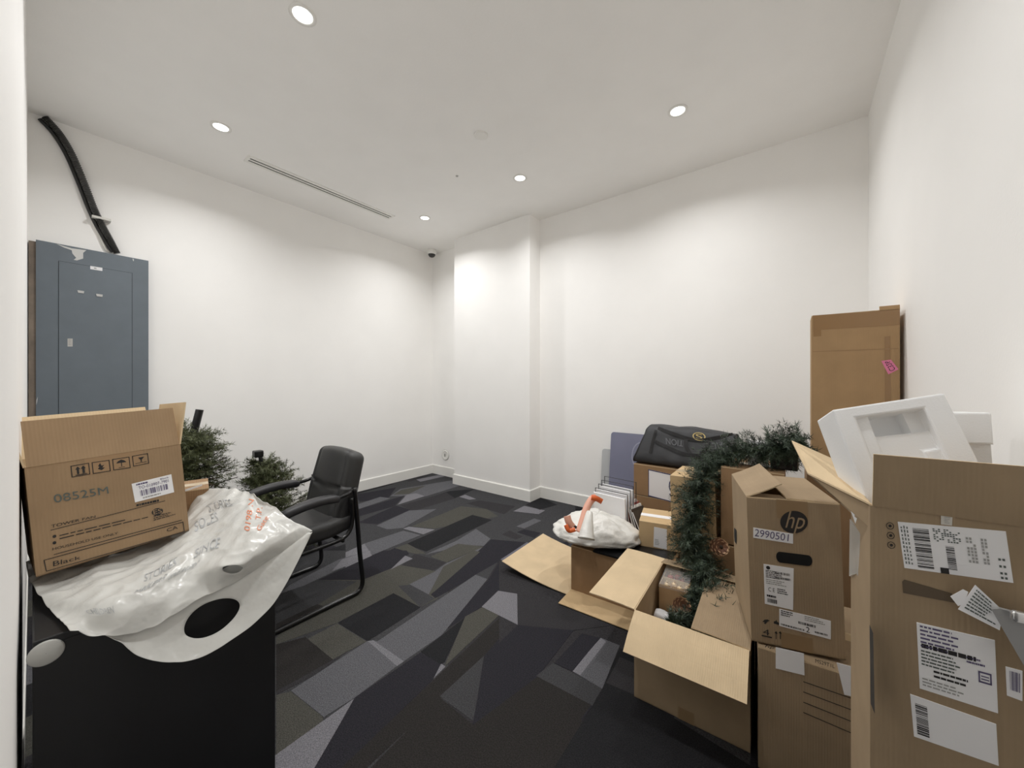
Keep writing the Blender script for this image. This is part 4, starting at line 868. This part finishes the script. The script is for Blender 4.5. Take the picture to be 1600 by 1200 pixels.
# styrofoam blocks
def foam(name, label, M, W_, D_, H_, xs, zs, dep):
    """block whose front is a stepped relief; dep[row][col] = recess depth"""
    t = empty(name, M.translation, label=label, cat='foam'); e = M.to_euler('XYZ'); t.rotation_euler = e; mb = MB()
    nx, nz = len(xs) - 1, len(zs) - 1
    for i in range(nx):
        for j in range(nz):
            d = dep[j][i]; mb.add([(xs[i], d, zs[j]), (xs[i + 1], d, zs[j]), (xs[i + 1], d, zs[j + 1]), (xs[i], d, zs[j + 1])], [(0, 1, 2, 3)])
            mb.add([(xs[i], D_, zs[j]), (xs[i + 1], D_, zs[j]), (xs[i + 1], D_, zs[j + 1]), (xs[i], D_, zs[j + 1])], [(3, 2, 1, 0)])
            for (di, dj, a, b) in ((-1, 0, (xs[i], zs[j]), (xs[i], zs[j + 1])), (1, 0, (xs[i + 1], zs[j]), (xs[i + 1], zs[j + 1])), (0, -1, (xs[i], zs[j]), (xs[i + 1], zs[j])), (0, 1, (xs[i], zs[j + 1]), (xs[i + 1], zs[j + 1]))):
                ii, jj = i + di, j + dj; e2 = dep[jj][ii] if 0 <= ii < nx and 0 <= jj < nz else D_
                if e2 > d: mb.add([(a[0], d, a[1]), (b[0], d, b[1]), (b[0], e2, b[1]), (a[0], e2, a[1])], [(0, 1, 2, 3)])
    o = mb.build('block', EPS, t); 
    bm = bmesh.new(); bm.from_mesh(o.data); bmesh.ops.remove_doubles(bm, verts=bm.verts, dist=1e-5); bmesh.ops.recalc_face_normals(bm, faces=bm.faces); bm.to_mesh(o.data); bm.free()
    bv = o.modifiers.new('b', 'BEVEL'); bv.width = .004; bv.segments = 2; bv.limit_method = 'ANGLE'
    return t
M1 = Matrix.Translation((.168, 1.03, .90)) @ Matrix.Rotation(R(10), 4, 'Z') @ Matrix.Rotation(R(-16), 4, 'X') @ Matrix.Rotation(R(-13), 4, 'Y')
foam('foam_block', 'white moulded styrofoam end block with recesses poking from the label carton', M1, .19, .13, .36, [0, .035, .06, .125, .15, .19], [0, .20, .25, .29, .335, .36],
     [[0, 0, 0, 0, 0], [.0, .012, .02, .012, 0], [0, .012, .02, .02, 0], [0, .012, .06, .03, 0], [0, 0, 0, 0, 0]])
M2 = Matrix.Translation((.235, 1.25, .80)) @ Matrix.Rotation(R(4), 4, 'Z') @ Matrix.Rotation(R(-3), 4, 'X') @ Matrix.Rotation(R(-2), 4, 'Y')
foam('foam_block', 'plain white styrofoam slab standing behind the moulded block', M2, .13, .12, .43, [0, .13], [0, .36, .43], [[.015], [0]])

# papers and grey board leaning at the right edge
lb = empty('peeled_label', (.24, .955, .86), label='curled peeled shipping label stuck on the big carton', cat='label')
for (px, nm) in (([(1524, 914), (1568, 955), (1562, 985), (1497, 952)], 'sheet'), ([(1485, 932), (1505, 921), (1513, 925), (1506, 944), (1497, 947)], 'torn_sheet')):
    vs = [ony(u, v, .998 + .0002 * (1530 - u)) - Vector((.24, .955, .86)) for u, v in px]; n = len(vs); b2_ = [v + Vector((0, .001, 0)) for v in vs]
    o = MB().add(vs + b2_, [tuple(range(n - 1, -1, -1)), tuple(range(n, 2 * n))] + [(i, (i + 1) % n, (i + 1) % n + n, i + n) for i in range(n)]).build(nm, PAPER, lb)
    if n == 4:
        Q = [v + (CP - Vector((.24, .955, .86)) - v).normalized() * .0012 for v in vs]; put('text', sub(Q, .1, .92, .08, .92), rects(words(7, fill=1.0)), INKG, o)
gb = empty('grey_board', (.32, .90, .80), label='thin grey board leaning on the big carton at the right edge', cat='board')
vs = [ony(u, v, .975) - Vector((.32, .90, .80)) for u, v in ((1549, 952), (1562, 951), (1640, 972), (1640, 1085), (1600, 1040))]; n = 5; b2_ = [v + Vector((.002, .012, -.002)) for v in vs]
MB().add(vs + b2_, [tuple(range(n - 1, -1, -1)), tuple(range(n, 2 * n))] + [(i, (i + 1) % n, (i + 1) % n + n, i + n) for i in range(n)]).build('panel', SILV, gb)
q = ony(1597, 965, .966) - Vector((.32, .90, .80)); o = MB().rbox(.012, .006, .009, .005, 6).build('clip', mat('chrome_clip', (220, 220, 220), .2, metal=.8), gb, smooth=True); o.location = q
